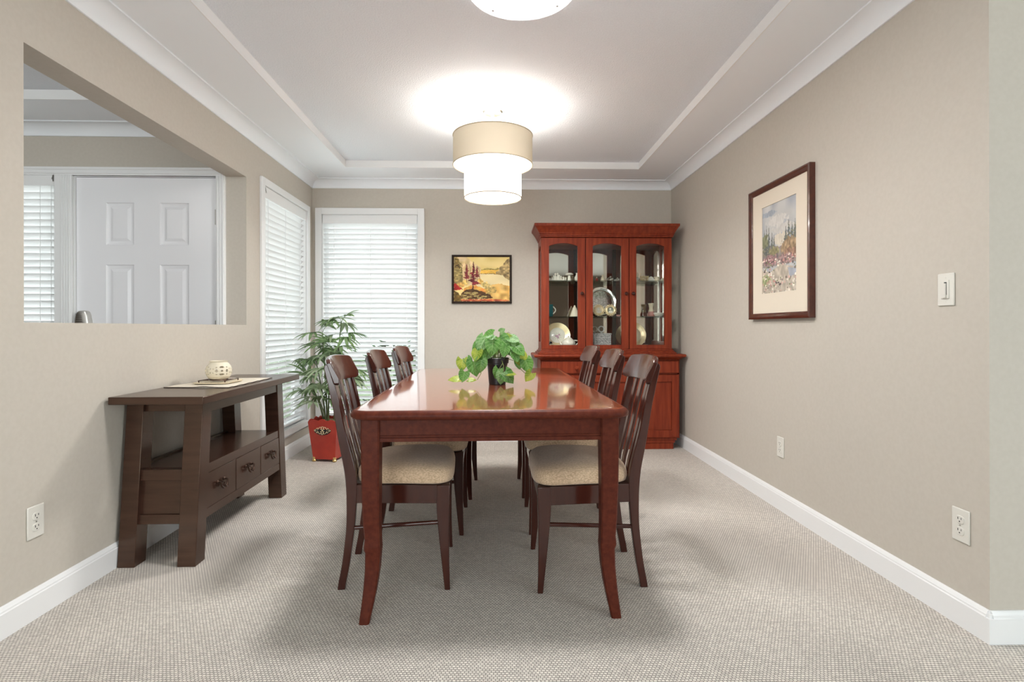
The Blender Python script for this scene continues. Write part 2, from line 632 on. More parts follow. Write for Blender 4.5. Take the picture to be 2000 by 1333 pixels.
added_window('added_window_4', *RWS, Matrix.Translation((0, -4.065, 0)))
added_window('added_window_5', -3.1, -0.3, 0.06, 2.25, Matrix.Translation((4.665, 0, 0)) @ Matrix.Rotation(R(90), 4, 'Z'))

# ceiling: flat soffit round two shallow recesses
D0, D1 = (-1.240, 1.207), (0.2, 4.478)
F0, F1 = (-4.2, -2.175), (-1.0, 3.20)
b = B()
b.box(-4.7, F0[0], -4.1, FY + TW, ZS, 2.52)
b.box(F0[0], F0[1], -4.1, F1[0], ZS, 2.52).box(F0[0], F0[1], F1[1], FY + TW, ZS, 2.52)
b.box(F0[1], D0[0], -4.1, YB + TW, ZS, 2.52)
b.box(D0[0], D0[1], -4.1, D1[0], ZS, 2.52).box(D0[0], D0[1], D1[1], YB + TW, ZS, 2.52)
b.box(D0[1], 4.7, -4.1, YB + TW, ZS, 2.52)
struct('ceiling', b, M['soffit'], label='smooth white ceiling border')
for q0, q1 in ((D0, D1), (F0, F1)):
    struct('ceiling_recess', B().box(q0[0], q0[1], q1[0], q1[1], ZC, 2.52), M['ceiling'], label='stippled white recessed ceiling panel')
    t = 0.006
    b = B()
    b.box(q0[0], q0[0] + t, q1[0], q1[1], ZS - 0.001, ZC).box(q0[1] - t, q0[1], q1[0], q1[1], ZS - 0.001, ZC)
    b.box(q0[0], q0[1], q1[0], q1[0] + t, ZS - 0.001, ZC).box(q0[0], q0[1], q1[1] - t, q1[1], ZS - 0.001, ZC)
    struct('trim_1' if q0 is D0 else 'trim_2', b, M['white'], label='white step edging the recessed ceiling')


def cove(sgn, w):
    """profile (across, z) of the cove crown on a wall at w, projecting in direction sgn"""
    p = [(0, 2.286), (0.008, 2.286)]
    for i in range(13):
        t = R(90 * i / 12)
        p.append((0.080 - 0.070 * math.cos(t), 2.2885 + 0.064 * math.sin(t)))
    p += [(0.086, 2.3525), (0.086, ZS + 0.002), (0, ZS + 0.002)]
    return [(w + sgn * x, z) for x, z in p]


struct('trim_3', B().prism(cove(1, XL), 'y', 0.9, YB), M['soffit'], label='white cove moulding along the left wall')
struct('trim_4', B().prism(cove(-1, YB), 'x', XL, XR), M['soffit'], label='white cove moulding along the back wall')
struct('trim_5', B().prism(cove(-1, XR), 'y', YR, YB), M['soffit'], label='white cove moulding along the right wall')
struct('trim_6', B().prism(cove(-1, FY), 'x', -4.6, XL - TW), M['soffit'], label='white cove moulding over the foyer door')
struct('trim_7', B().prism(cove(-1, XL - TW), 'y', 0.9, FY), M['soffit'])


def skirt(sgn, w):
    p = [(0, 0), (0.016, 0), (0.016, 0.083), (0.013, 0.086), (0.0125, 0.092), (0.010, 0.0945), (0.0085, 0.100), (0.004, 0.1045), (0, 0.1045)]
    return [(w + sgn * x, z) for x, z in p]


struct('baseboard_left', B().prism(skirt(1, XL), 'y', 0.9, YB), M['white'], label='white baseboard along the left wall')
struct('baseboard_back', B().prism(skirt(-1, YB), 'x', XL, XR), M['white'], label='white baseboard along the back wall')
struct('baseboard_right', B().prism(skirt(-1, XR), 'y', YR, YB).box(XR - 0.016, XR, YR - 0.016, YR, 0, 0.083).box(XR - 0.010, XR, YR - 0.010, YR, 0.083, 0.097).box(XR - 0.004, XR, YR - 0.004, YR, 0.097, 0.1045), M['white'], label='white baseboard along the right wall')
struct('baseboard_return', B().prism(skirt(-1, YR), 'x', XR, 4.6), M['white'], label='white baseboard at the right edge')

# the garden outside
struct('ground', B().box(-14, 12, 5.02, 22, -0.35, -0.25).box(-14, -4.75, -4.2, 5.02, -0.35, -0.25), M['lawn'], label='lawn outside')


# ------------------------------------------------------------------ windows and blinds (local: x along the wall, room on -y)
def window(name, root_loc, rz, w, z0, z1, casing, label, sash=0.035):
    r = thing(name, label, None, root_loc, rz, kind='structure')
    l_, r_, t_, b_ = casing
    b = B()
    b.box(-l_, 0, -0.018, 0.0, z0 - b_, z1 + t_).box(w, w + r_, -0.018, 0.0, z0 - b_, z1 + t_)
    b.box(0, w, -0.018, 0.0, z1, z1 + t_)
    if b_ > 0:
        b.box(0, w, -0.018, 0.0, z0 - b_, z0)
    ob('casing', b, M['white'], r, bevel=0.003)
    b = B()
    b.box(0, 0.004, 0, 0.125, z0, z1).box(w - 0.004, w, 0, 0.125, z0, z1).box(0, w, 0, 0.125, z1 - 0.004, z1).box(0, w, 0, 0.125, z0, z0 + 0.004)
    ob('jamb_liner', b, M['white'], r)
    b = B()
    y0, y1 = 0.085, 0.12
    b.box(0.004, sash, y0, y1, z0, z1).box(w - sash, w - 0.004, y0, y1, z0, z1).box(sash, w - sash, y0, y1, z0, z0 + sash).box(sash, w - sash, y0, y1, z1 - sash, z1)
    ob('sash', b, M['white'], r, bevel=0.002)
    ob('glass_pane', B().box(sash, w - sash, 0.1, 0.104, z0 + sash, z1 - sash), M['glass'], r)
    return r


def blind(root_loc, rz, w, z0, z1, val, label, tilt=40, clip=None, loops=(0.12, 0.5, 0.88)):
    r = thing('venetian_blind', label, 'window blind', root_loc, rz, 'white slatted window blinds')
    g = 0.006
    ob('valance', B().box(g, w - g, -0.006, 0.008, z1 - val, z1 - 0.004).box(g, w - g, 0.012, 0.06, z1 - 0.045, z1 - 0.006), M['white'], r, bevel=0.003)
    ss = B()
    pitch = 0.0445
    z = z1 - val - 0.012
    hw = 0.025
    ca, sa = math.cos(R(tilt)), math.sin(R(tilt))
    zs = []
    while z > z0 + 0.06:
        zs.append(z)
        yc = 0.036
        rings = []
        for x in (g, w - g):
            ring = []
            for s_, o_ in ((-1, 0), (-0.5, 0.0018), (0, 0.0025), (0.5, 0.0018), (1, 0), (1, -0.0025), (0, -0.0005), (-1, -0.0025)):
                u, v = s_ * hw, o_
                # room-side edge is the higher one
                ring.append((x, yc + u * ca + v * sa, z - u * sa + v * ca))
            rings.append(ring)
        ss.loft(rings)
        z -= pitch
    ob('slats', ss, M['slat'], r, smooth=60)
    ob('bottom_rail', B().box(g, w - g, 0.012, 0.06, z0 + 0.012, z0 + 0.03), M['white'], r, bevel=0.004)
    cb = B()
    for f in loops:
        for y in (0.008, 0.064):
            cb.box(f * w - 0.0012, f * w + 0.0012, y - 0.0012, y + 0.0012, z0 + 0.02, z1 - 0.05)
    ob('ladder_cords', cb, M['white'], r)
    if clip is not None:
        cl = B().box(clip - 0.006, clip + 0.006, -0.009, 0.0, z1 - 0.055, z1 - 0.008)
        cl.tube([(clip, -0.012, z1 - 0.015), (clip - 0.004, -0.016, z1 - 0.04), (clip + 0.004, -0.016, z1 - 0.052), (clip + 0.006, -0.010, z1 - 0.03)], 0.0022, 6)
        ob('clip', cl, M['steel'], r)
    return r


window('window_1', (XL, LW[0], 0), R(90), LW[1] - LW[0], LW[2], LW[3], (0.055, 0.058, 0.05, 0.055), 'tall window in the left wall')
blind((XL, LW[0], 0), R(90), LW[1] - LW[0], LW[2], LW[3], 0.085, 'white blind in the left wall window, behind the palm and the console table', tilt=48, clip=0.014)
window('window_2', (BW[0], YB, 0), 0, BW[1] - BW[0], BW[2], BW[3], (0.058, 0.060, 0.056, 0.056), 'tall window in the back wall')
blind((BW[0], YB, 0), 0, BW[1] - BW[0], BW[2], BW[3], 0.082, 'white blind in the back wall window, right of the room corner', tilt=38)
# ------------------------------------------------------------------ foyer door with sidelight
door = thing('door_1', 'white panelled front door in the foyer', None, (DR[0], FY, 0), 0, kind='structure')
dw = DR[1] - DR[0]
b = B()
y0, y1, yr = 0.018, 0.060, 0.027
g = 0.006
cols = ((0.195, 0.376), (0.544, 0.732))
rows = ((0.22, 0.62), (0.75, 1.449), (1.580, 1.859))
b.box(g, dw - g, y0 + 0.012, y1, 0.008, 2.024)
xs = [g, cols[0][0], cols[0][1], cols[1][0], cols[1][1], dw - g]
zz = [0.008, rows[0][0], rows[0][1], rows[1][0], rows[1][1], rows[2][0], rows[2][1], 2.024]
gv = [[b.bm.verts.new((x, y0, z)) for z in zz] for x in xs]
for i in range(5):
    for j in range(7):
        q = [gv[i][j], gv[i + 1][j], gv[i + 1][j + 1], gv[i][j + 1]]
        if i in (1, 3) and j in (1, 3, 5):
            x0, x1, z0, z1 = xs[i], xs[i + 1], zz[j], zz[j + 1]
            prev = q
            for ins, dep in ((0.004, 0.006), (0.016, 0.010), (0.026, 0.010), (0.044, 0.003)):
                cur = [b.bm.verts.new(p) for p in ((x0 + ins, y0 + dep, z0 + ins), (x1 - ins, y0 + dep, z0 + ins), (x1 - ins, y0 + dep, z1 - ins), (x0 + ins, y0 + dep, z1 - ins))]
                for k in range(4):
                    b.face([prev[k], prev[(k + 1) % 4], cur[(k + 1) % 4], cur[k]])
                prev = cur
            b.face(prev)
        else:
            b.face(q)
for (pa, pb) in [((g, 0.008), (dw - g, 0.008)), ((dw - g, 0.008), (dw - g, 2.024)), ((dw - g, 2.024), (g, 2.024)), ((g, 2.024), (g, 0.008))]:
    b.face([b.bm.verts.new((pa[0], y0, pa[1])), b.bm.verts.new((pb[0], y0, pb[1])), b.bm.verts.new((pb[0], y0 + 0.013, pb[1])), b.bm.verts.new((pa[0], y0 + 0.013, pa[1]))])
ob('slab', b, M['door'], door, smooth=20)
# casing with flutes
b = B()
for x0, x1 in ((dw, dw + 0.058),):
    b.box(x0, x1, -0.016, 0.0, 0, 2.03)
    for k in range(3):
        b.box(x0 + 0.008 + k * 0.017, x0 + 0.018 + k * 0.017, -0.021, -0.014, 0, 2.03 + k * 0.012)
b.box(SL[0] - DR[0] - 0.058, dw + 0.058, -0.016, 0.0, 2.03, 2.083)
b.box(SL[0] - DR[0] - 0.058, dw + 0.050, -0.021, -0.014, 2.040, 2.050).box(SL[0] - DR[0] - 0.058, dw + 0.058, -0.022, -0.014, 2.066, 2.083)
b.box(SL[0] - DR[0] - 0.058, SL[0] - DR[0], -0.016, 0.0, 0, 2.03)
b.box(SL[1] - DR[0], 0.0, -0.016, 0.0, 0, 2.03)
for k in range(4):
    b.box(SL[1] - DR[0] + 0.040 + k * 0.016, SL[1] - DR[0] + 0.050 + k * 0.016, -0.020, -0.014, 0, 2.03)
b.box(SL[0] - DR[0], SL[1] - DR[0], -0.016, 0.0, 0.0, SL[2])
ob('casing', b, M['white'], door, bevel=0.002)
ob('jamb_liner', B().box(0, 0.004, 0, TW, 0, 2.03).box(dw - 0.004, dw, 0, TW, 0, 2.03).box(0, dw, 0, TW, 2.026, 2.03), M['white'], door)
ob('gap_shadow', B().box(0.004, dw - 0.004, 0.07, 0.075, 0.0, 2.026), M['dark'], door).name = 'gap_shade_sheet'  # dark sheet behind the slab, stands for shade in the door gap
for z in (1.765, 1.03, 0.25):
    ob('hinge', B().box(dw - 0.018, dw - 0.002, 0.008, 0.019, z - 0.05, z + 0.05).lathe([(0.0055, z - 0.055), (0.0055, z + 0.055)], (dw - 0.006, 0.008, 0), 10), M['steel'], door)
rings = []
for f, dy in ((1.0, 0.018), (1.0, -0.004), (0.93, -0.016), (0.80, -0.020)):
    ring = []
    for k in range(24):
        a = 2 * PI * k / 24
        ux, uz = math.copysign(abs(math.cos(a)) ** 0.5, math.cos(a)), math.copysign(abs(math.sin(a)) ** 0.5, math.sin(a))
        ring.append((0.062 + ux * (0.046 - 0.010 * uz) * f, dy, 1.075 + uz * 0.072 * f))
    rings.append(ring)
lock = ob('lock_housing', B().loft(rings), M['nickel'], door, smooth=40)
b = B()
for k in range(5):
    for q in range(6):
        b.lathe([(0.0022, -0.0208), (0.0022, -0.0195)], (0.034 + q * 0.0065 - 0.001 * k, 0, 1.075 + 0.012 * k), 8, axis='y')
ob('perforations', b, M['dark'], lock)
hd = B().lathe([(0.032, 0.0), (0.030, 0.01), (0.012, 0.018), (0.012, 0.04), (0.026, 0.05), (0.029, 0.065), (0.018, 0.078), (0.0, 0.08)], (0, 0, 0), 24).xform(Matrix.Translation((0.065, 0.018, 0.95)) @ Matrix.Rotation(R(90), 4, 'X'))
ob('door_knob', hd, M['nickel'], door)
window('window_3', (SL[0], FY, 0), 0, SL[1] - SL[0], SL[2], SL[3], (0.0, 0.0, 0.0, 0.0), 'narrow sidelight window beside the foyer door', 0.03)
blind((SL[0], FY, 0), 0, SL[1] - SL[0], SL[2], SL[3], 0.082, 'white blind in the narrow foyer window left of the panelled door', tilt=52, clip=SL[1] - SL[0] - 0.012, loops=(0.2, 0.72, 0.9))


# ------------------------------------------------------------------ dining table
T = thing('dining_table', 'long polished mahogany dining table with rounded corners', 'table', (-0.029, 2.813, 0), 0.014)
HW, HL, TZ = 0.492, 0.975, 0.746
rings = []
for ins, z in ((0.016, 0.713), (0.005, 0.7165), (0.0, 0.723), (0.0, 0.731), (0.004, 0.738), (0.010, 0.743), (0.018, 0.7455), (0.024, 0.746)):
    rings.append([(x, y, z) for x, y in rrect(-HW + ins, HW - ins, -HL + ins, HL - ins, 0.075 - ins, 8)])
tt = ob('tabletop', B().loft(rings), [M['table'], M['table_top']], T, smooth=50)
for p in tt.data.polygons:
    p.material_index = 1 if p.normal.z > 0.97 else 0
LO = 0.454
LY = HL - 0.048


def apron(name, x0, x1, y0, y1, axis):
    b = B().box(x0, x1, y0, y1, 0.640, 0.7135)
    if axis == 'x':
        s = 0.004
        b.box(x0, x1, y0 - s if y0 < 0 else y0, y1 if y0 < 0 else y1 + s, 0.630, 0.644)
        b.box(x0, x1, y0 - s if y0 < 0 else y0, y1 if y0 < 0 else y1 + s, 0.6475, 0.6525)
    else:
        s = 0.004
        b.box(x0 - s if x0 < 0 else x0, x1 if x0 < 0 else x1 + s, y0, y1, 0.630, 0.644)
        b.box(x0 - s if x0 < 0 else x0, x1 if x0 < 0 else x1 + s, y0, y1, 0.6475, 0.6525)
    ob('apron', b, M['table'], T, bevel=0.0012)


apron('apron', -0.392, 0.392, -LY + 0.014, -LY + 0.036, 'x')
apron('apron', -0.392, 0.392, LY - 0.036, LY - 0.014, 'x')
apron('apron', -LO + 0.014, -LO + 0.036, -LY + 0.06, LY - 0.06, 'y')
apron('apron', LO - 0.036, LO - 0.014, -LY + 0.06, LY - 0.06, 'y')
for sx_ in (-1, 1):
    for sy_ in (-1, 1):
        # (height, outer offset from the corner, width)
        prof = [(0.713, 0.0, 0.064), (0.60, 0.0, 0.064), (0.45, 0.002, 0.061), (0.34, 0.006, 0.056), (0.285, 0.010, 0.053),
                (0.262, 0.008, 0.056), (0.252, 0.008, 0.057), (0.240, 0.012, 0.052), (0.18, 0.011, 0.049), (0.12, 0.007, 0.045), (0.06, 0.001, 0.040), (0.02, -0.004, 0.036), (0.0, -0.006, 0.035)]
        rings = []
        for z, off, w in prof:
            xo, yo = LO - off, LY - off
            c = 0.005
            q = [(xo - w, yo - w), (xo, yo - w), (xo, yo), (xo - w, yo)]
            ring = []
            for (qx, qy), (dx, dy) in zip(q, ((1, 1), (-1, 1), (-1, -1), (1, -1))):
                a_, b_ = (qx + dx * c, qy), (qx, qy + dy * c)
                ring += [a_, b_] if (dx * dy) < 0 else [b_, a_]
            rings.append([(sx_ * x, sy_ * y, z) for x, y in ring])
        ob('leg', B().loft(rings), M['table'], T, smooth=30)


# ------------------------------------------------------------------ dining chairs (local: front of the seat on +x)
def back_x(z):
    pts = [(0.0, -0.210), (0.1, -0.190), (0.25, -0.171), (0.39, -0.166), (0.47, -0.172), (0.52, -0.184), (0.62, -0.206), (0.71, -0.222), (0.80, -0.242), (0.90, -0.266)]
    for (z0, x0), (z1, x1) in zip(pts, pts[1:]):
        if z <= z1:
            t = (z - z0) / (z1 - z0)
            return x0 + (x1 - x0) * t
    return pts[-1][1]


def smooth_z(z0, z1, n):
    return [z0 + (z1 - z0) * i / n for i in range(n + 1)]


def make_chair(label):
    t = thing('dining_chair', label, 'chair', (0, 0, 0), 0, 'dining chairs around the table')
    # rear posts
    for s in (-1, 1):
        rings = []
        for z in smooth_z(0, 0.872, 26):
            hx = 0.0145 + 0.0075 * math.exp(-((z - 0.46) / 0.16) ** 2) - 0.001 * (z > 0.8)
            xc = (back_x(z) + 0.5 * (back_x(max(0, z - 0.03)) + back_x(min(0.9, z + 0.03)))) / 2
            yo = s * (0.183 - 0.004 * (z < 0.3) * (1 - z / 0.3))
            rings.append([(xc - hx, yo, z), (xc + hx, yo, z), (xc + hx, yo - s * 0.026, z), (xc - hx, yo - s * 0.026, z)])
        b = B()
        zt = 0.872
        for k, f in ((0.010, 0.8), (0.015, 0.4)):
            xc = back_x(zt + k) + 0.002
            rings.append([(xc - 0.0135 * f, s * 0.183, zt + k), (xc + 0.0135, s * 0.183, zt + k), (xc + 0.0135, s * 0.157, zt + k), (xc - 0.0135 * f, s * 0.157, zt + k)])
        b.loft(rings)
        ob('back_post', b, M['chair'], t, bevel=0.003)
    # front legs
    for s in (-1, 1):
        rings = []
        for z in smooth_z(0, 0.412, 12):
            f = z / 0.412
            w = 0.021 + 0.030 * min(1, f * 1.25) ** 1.1
            xo = 0.218 - 0.004 * math.sin(f * PI)
            yo = 0.217 - 0.003 * math.sin(f * PI)
            wy = 0.021 + 0.019 * min(1, f * 1.25)
            rings.append([(xo - w, s * yo, z), (xo, s * yo, z), (xo, s * (yo - wy), z), (xo - w, s * (yo - wy), z)])
        ob('front_leg', B().loft(rings), M['chair'], t, bevel=0.003)
    # seat aprons
    for s in (-1, 1):
        p = [(-0.150, s * 0.180), (0.172, s * 0.212), (0.172, s * 0.190), (-0.150, s * 0.160)]
        ob('apron', B().prism(p, 'z', 0.340, 0.412), M['chair'], t, bevel=0.0015)
    ob('apron', B().box(0.188, 0.210, -0.18, 0.18, 0.340, 0.412), M['chair'], t, bevel=0.0015)
    ob('apron', B().box(-0.176, -0.156, -0.16, 0.16, 0.350, 0.430), M['chair'], t, bevel=0.0015)
    for s in (-1, 1):
        ob('stretcher', B().tube([(-0.172, s * 0.170, 0.240), (0.184, s * 0.197, 0.262)], 0.0085, 12), M['chair'], t)
    # cushion
    base = []
    n = 48
    for i in range(n):
        a = 2 * PI * i / n
        ca, sa = math.cos(a), math.sin(a)
        e = 2 / 4.6
        ux = math.copysign(abs(ca) ** e, ca)
        uy = math.copysign(abs(sa) ** e, sa)
        hx = 0.196
        cx = 0.038
        x = cx + hx * ux
        hy = 0.192 + (0.046) * (ux + 1) / 2
        base.append((x - cx, uy * hy))
    rings = []
    for f, z in ((0.93, 0.4125), (0.985, 0.418), (1.0, 0.432), (1.0, 0.446), (0.985, 0.459), (0.955, 0.470), (0.90, 0.479), (0.78, 0.4865), (0.6, 0.491), (0.35, 0.494), (0.1, 0.4955)):
        rings.append([(0.038 + x * f, y * f, z + 0.006 * (1 - (x / 0.2) ** 2) * (f < 0.99)) for x, y in base])
    ob('seat_cushion', B().loft(rings), M['fabric'], t, smooth=80)
    # top rail, curved and leaning with the posts
    rings = []
    ny = 22
    for i in range(ny + 1):
        y = -0.193 + 0.386 * i / ny
        e = abs(y) / 0.193
        bow = -0.036 * (1 - e * e)
        rise = 0.012 * (1 - e * e)
        rr = max(0.0, (e - 0.90) / 0.10)
        cut = 0.010 * rr * rr
        zt, zb = 0.904 + rise - cut, 0.806 - 0.002 + cut * 0.9 + 0.004 * (1 - e * e)
        xt, xb = -0.243 + bow, -0.217 + bow
        th = 0.030
        rings.append([(xb - th * 0.6 + 0.004, y, zb), (xb + 0.006, y, zb), (xb + 0.008 - 0.003, y, zb + 0.02), ((xb + xt) / 2 + 0.007, y, (zb + zt) / 2), (xt + 0.006, y, zt - 0.016), (xt + 0.001, y, zt - 0.003), (xt - 0.006, y, zt), (xt - th * 0.55, y, zt - 0.004), ((xb + xt) / 2 - th * 0.6 + 0.002, y, (zb + zt) / 2)])
    ob('top_rail', B().loft(rings), M['chair'], t, bevel=0.002, smooth=45)
    # three slats
    for yc, w in ((-0.088, 0.036), (0, 0.044), (0.088, 0.036)):
        rings = []
        for z in smooth_z(0.425, 0.815, 14):
            f = (z - 0.425) / 0.39
            x = back_x(z) - 0.012 * f + 0.004
            ww = w * (0.82 + 0.18 * f)
            yy = yc * (0.90 + 0.10 * f)
            rings.append([(x - 0.0055, yy - ww / 2, z), (x + 0.0055, yy - ww / 2, z), (x + 0.0055, yy + ww / 2, z), (x - 0.0055, yy + ww / 2, z)])
        ob('back_slat', B().loft(rings), M['chair'], t, bevel=0.002)
    return t


spots = [
    (-0.410, 2.318, R(3.2), 'nearest of the left dining chairs, mahogany slat-back with tan cushion beside the console table'),
    (-0.379, 2.880, R(0.3), 'middle of the three left dining chairs, mahogany slat-back with tan cushion'),
    (-0.351, 3.440, R(-2.5), 'farthest of the left dining chairs, closest to the blind of the back window'),
    (0.379, 2.288, R(180), 'nearest of the right dining chairs, mahogany slat-back with tan cushion'),
    (0.382, 2.878, R(180), 'middle of the three right dining chairs, mahogany slat-back with tan cushion'),
    (0.369, 3.455, R(181.5), 'farthest of the right dining chairs, closest to the china cabinet'),
]
chair0 = None
for x, y, rz, lab in spots:
    if chair0 is None:
        o = chair0 = make_chair(lab)
    else:
        o = copy_tree(chair0)
        o['label'] = lab
    o.location = (x, y, 0)
    o.rotation_euler = (0, 0, rz)


# ------------------------------------------------------------------ pendant lamp over the table
LP = (-0.016, 3.42, 0)
L = thing('pendant_lamp', 'two-tier drum pendant lamp hanging over the dining table', 'ceiling lamp', LP)
ob('canopy', B().lathe([(0.066, ZC), (0.066, ZC - 0.012), (0.058, ZC - 0.022), (0.012, ZC - 0.026), (0.010, ZC - 0.04)], (0, 0, 0), 32), M['nickel'], L)
ob('stem', B().lathe([(0.006, 2.12), (0.006, ZC - 0.02)], (0, 0, 0), 12), M['nickel'], L)
ZU0, ZU1, RU = 2.062, 2.248, 0.252
ZL0, ZL1, RL = 1.855, 2.055, 0.181


def drum(r, z0, z1, th=0.003):
    b = B()
    n = 64
    out_ = [[(q * math.cos(2 * PI * i / n), q * math.sin(2 * PI * i / n), z) for i in range(n)] for q, z in ((r, z0), (r, z1), (r - th, z1), (r - th, z0))]
    return b.loft(out_, closed=True)


us = ob('upper_shade', drum(RU, ZU0, ZU1), M['shade_upper'], L, label='beige linen upper drum')
ob('rim', B().torus((0, 0, ZU0), RU, 0.003, seg=64).torus((0, 0, ZU1), RU, 0.003, seg=64), M['shade_rim'], us)
ls = ob('lower_shade', drum(RL, ZL0, ZL1), M['shade_lower'], L, label='glowing white lower drum')
ob('rim', B().torus((0, 0, ZL0), RL, 0.0032, seg=64), M['shade_rim'], ls)
n = 64
b = B()
b.loft([[(q * math.cos(2 * PI * i / n), q * math.sin(2 * PI * i / n), z) for i in range(n)] for q, z in ((RL + 0.001, ZU0 + 0.006), (RU - 0.004, ZU0 + 0.006), (RU - 0.004, ZU0 + 0.010), (RL + 0.001, ZU0 + 0.010))], closed=True)
ob('upper_diffuser', b, M['diffuser'], L)
ob('lower_diffuser', B().lathe([(RL - 0.004, ZL0 + 0.008), (RL - 0.004, ZL0 + 0.004)], (0, 0, 0), 64), M['diffuser'], L)
for k in range(3):
    a = 2 * PI * k / 3 + 0.4
    ob('spoke', B().tube([(0, 0, 2.16), (RU * 0.985 * math.cos(a), RU * 0.985 * math.sin(a), 2.16)], 0.003, 8), M['nickel'], L)
ob('bulb', B().ball((0, 0, 2.10), 0.03), M['diffuser'], L)
point('pendant_up_light', (0, 0, 2.19), 10, 0.09, (1.0, 0.98, 0.95), L)
pd_ = area('pendant_down_light', (0, 0, ZL0 - 0.001), (0, 0, 0), 0.34, 0.34, 14, (1.0, 0.975, 0.94))
pd_.data.shape = 'DISK'
pd_.parent = L

# flush ceiling lamp near the camera
FL = thing('flush_ceiling_lamp', 'round flush glass ceiling lamp at the top edge of the picture', 'ceiling lamp', (0.105, 2.11, 0))
ob('rim', B().lathe([(0.20, 2.372), (0.214, 2.366), (0.216, 2.362), (0.210, 2.360), (0.15, 2.363), (0.15, 2.372)], (0, 0, 0), 64), M['lamp_glass'], FL)
ob('dome', B().lathe([(0.168, 2.368), (0.165, 2.357), (0.150, 2.348), (0.11, 2.338), (0.06, 2.332), (0.0, 2.330)], (0, 0, 0), 64), M['dome'], FL)
ob('pan', B().lathe([(0.12, ZC), (0.12, 2.372), (0.17, 2.368)], (0, 0, 0), 48), M['white'], FL)
for k in range(3):
    a = R(62 + 120 * k) if k else R(127)
    a = (R(128), R(35), R(270))[k]
    ob('screw', B().lathe([(0.0, 2.358), (0.005, 2.360), (0.005, 2.364), (0.0, 2.366)], (0.185 * math.cos(a), 0.185 * math.sin(a), 0), 10), M['steel'], FL)
fl_ = area('flush_light', (0, 0, 2.326), (0, 0, 0), 0.3, 0.3, 14, (1.0, 0.98, 0.97))
fl_.data.shape = 'DISK'
fl_.parent = FL

# unseen ceiling lamp, added to brighten the foyer
FO = thing('foyer_fill_lamp', 'unseen round fill lamp added on the foyer ceiling', 'ceiling lamp', (-3.1, 1.4, 0))
ob('dome', B().lathe([(0.17, ZC), (0.165, 2.39), (0.11, 2.35), (0.0, 2.335)], (0, 0, 0), 40), M['dome'], FO)
point('foyer_fill_light', (0, 0, 2.2), 6.5, 0.12, (1.0, 0.97, 0.94), FO)
# unseen ceiling lamp behind the camera, added as fill light
LR = thing('living_room_fill_lamp', 'unseen round fill lamp added on the living room ceiling', 'ceiling lamp', (-0.6, -1.7, 0))
ob('dome', B().lathe([(0.17, ZS), (0.165, 2.33), (0.11, 2.29), (0.0, 2.275)], (0, 0, 0), 40), M['dome'], LR)
point('living_room_fill_light', (0, 0, 2.15), 8, 0.15, (1.0, 0.97, 0.93), LR)


# ------------------------------------------------------------------ console table by the left wall
CX = (-1.628, -1.235)
C = thing('console_table', 'espresso wood console table with three drawers by the left wall', 'console table', (-1.43, 2.8625, 0))
CO = C.location
ZT = 0.740
ob('tabletop', B().box(CX[0], CX[1], 2.305, 3.420, ZT - 0.033, ZT), M['console'], C, bevel=0.003, origin=CO)


def cleg(xa, xb, s):
    yc = 2.8625
    rings = []
    for z, near in ((0.0, 0.5075), (0.707, 0.4425)):
        y_out, y_in = yc + s * near, yc + s * (near - 0.078)
        rings.append([(xa, y_out, z), (xb, y_out, z), (xb, y_in, z), (xa, y_in, z)])
    return B().loft(rings)


for s in (-1, 1):
    ob('leg', cleg(-1.374, -1.296, s), M['console'], C, bevel=0.002, origin=CO)
    ob('leg', cleg(-1.626, -1.553, s), M['console'], C, bevel=0.002, origin=CO)


def cy(z, s, inset):
    return 2.8625 + s * (0.5075 - 0.065 * z / 0.707 - inset)


for s in (-1, 1):
    for z0, z1, nm, x0 in ((0.660, 0.707, 'side_rail', 0.018), (0.362, 0.408, 'side_rail', 0.012), (0.176, 0.216, 'side_rail', 0.012), (0.216, 0.362, 'side_panel', 0.022)):
        rings = []
        for z in (z0, z1):
            rings.append([(-1.554, cy(z, s, x0), z), (-1.373, cy(z, s, x0), z), (-1.373, cy(z, s, x0 + 0.022), z), (-1.554, cy(z, s, x0 + 0.022), z)])
        ob(nm, B().loft(rings), M['console'], C, bevel=0.001, origin=CO)


def crail(z0, z1, x0, x1, name):
    rings = []
    for s in (-1, 1):
        rings.append([(x0, cy(z0, s, 0.076), z0), (x1, cy(z0, s, 0.076), z0), (x1, cy(z1, s, 0.076), z1), (x0, cy(z1, s, 0.076), z1)])
    ob(name, B().loft(rings), M['console'], C, bevel=0.001, origin=CO)


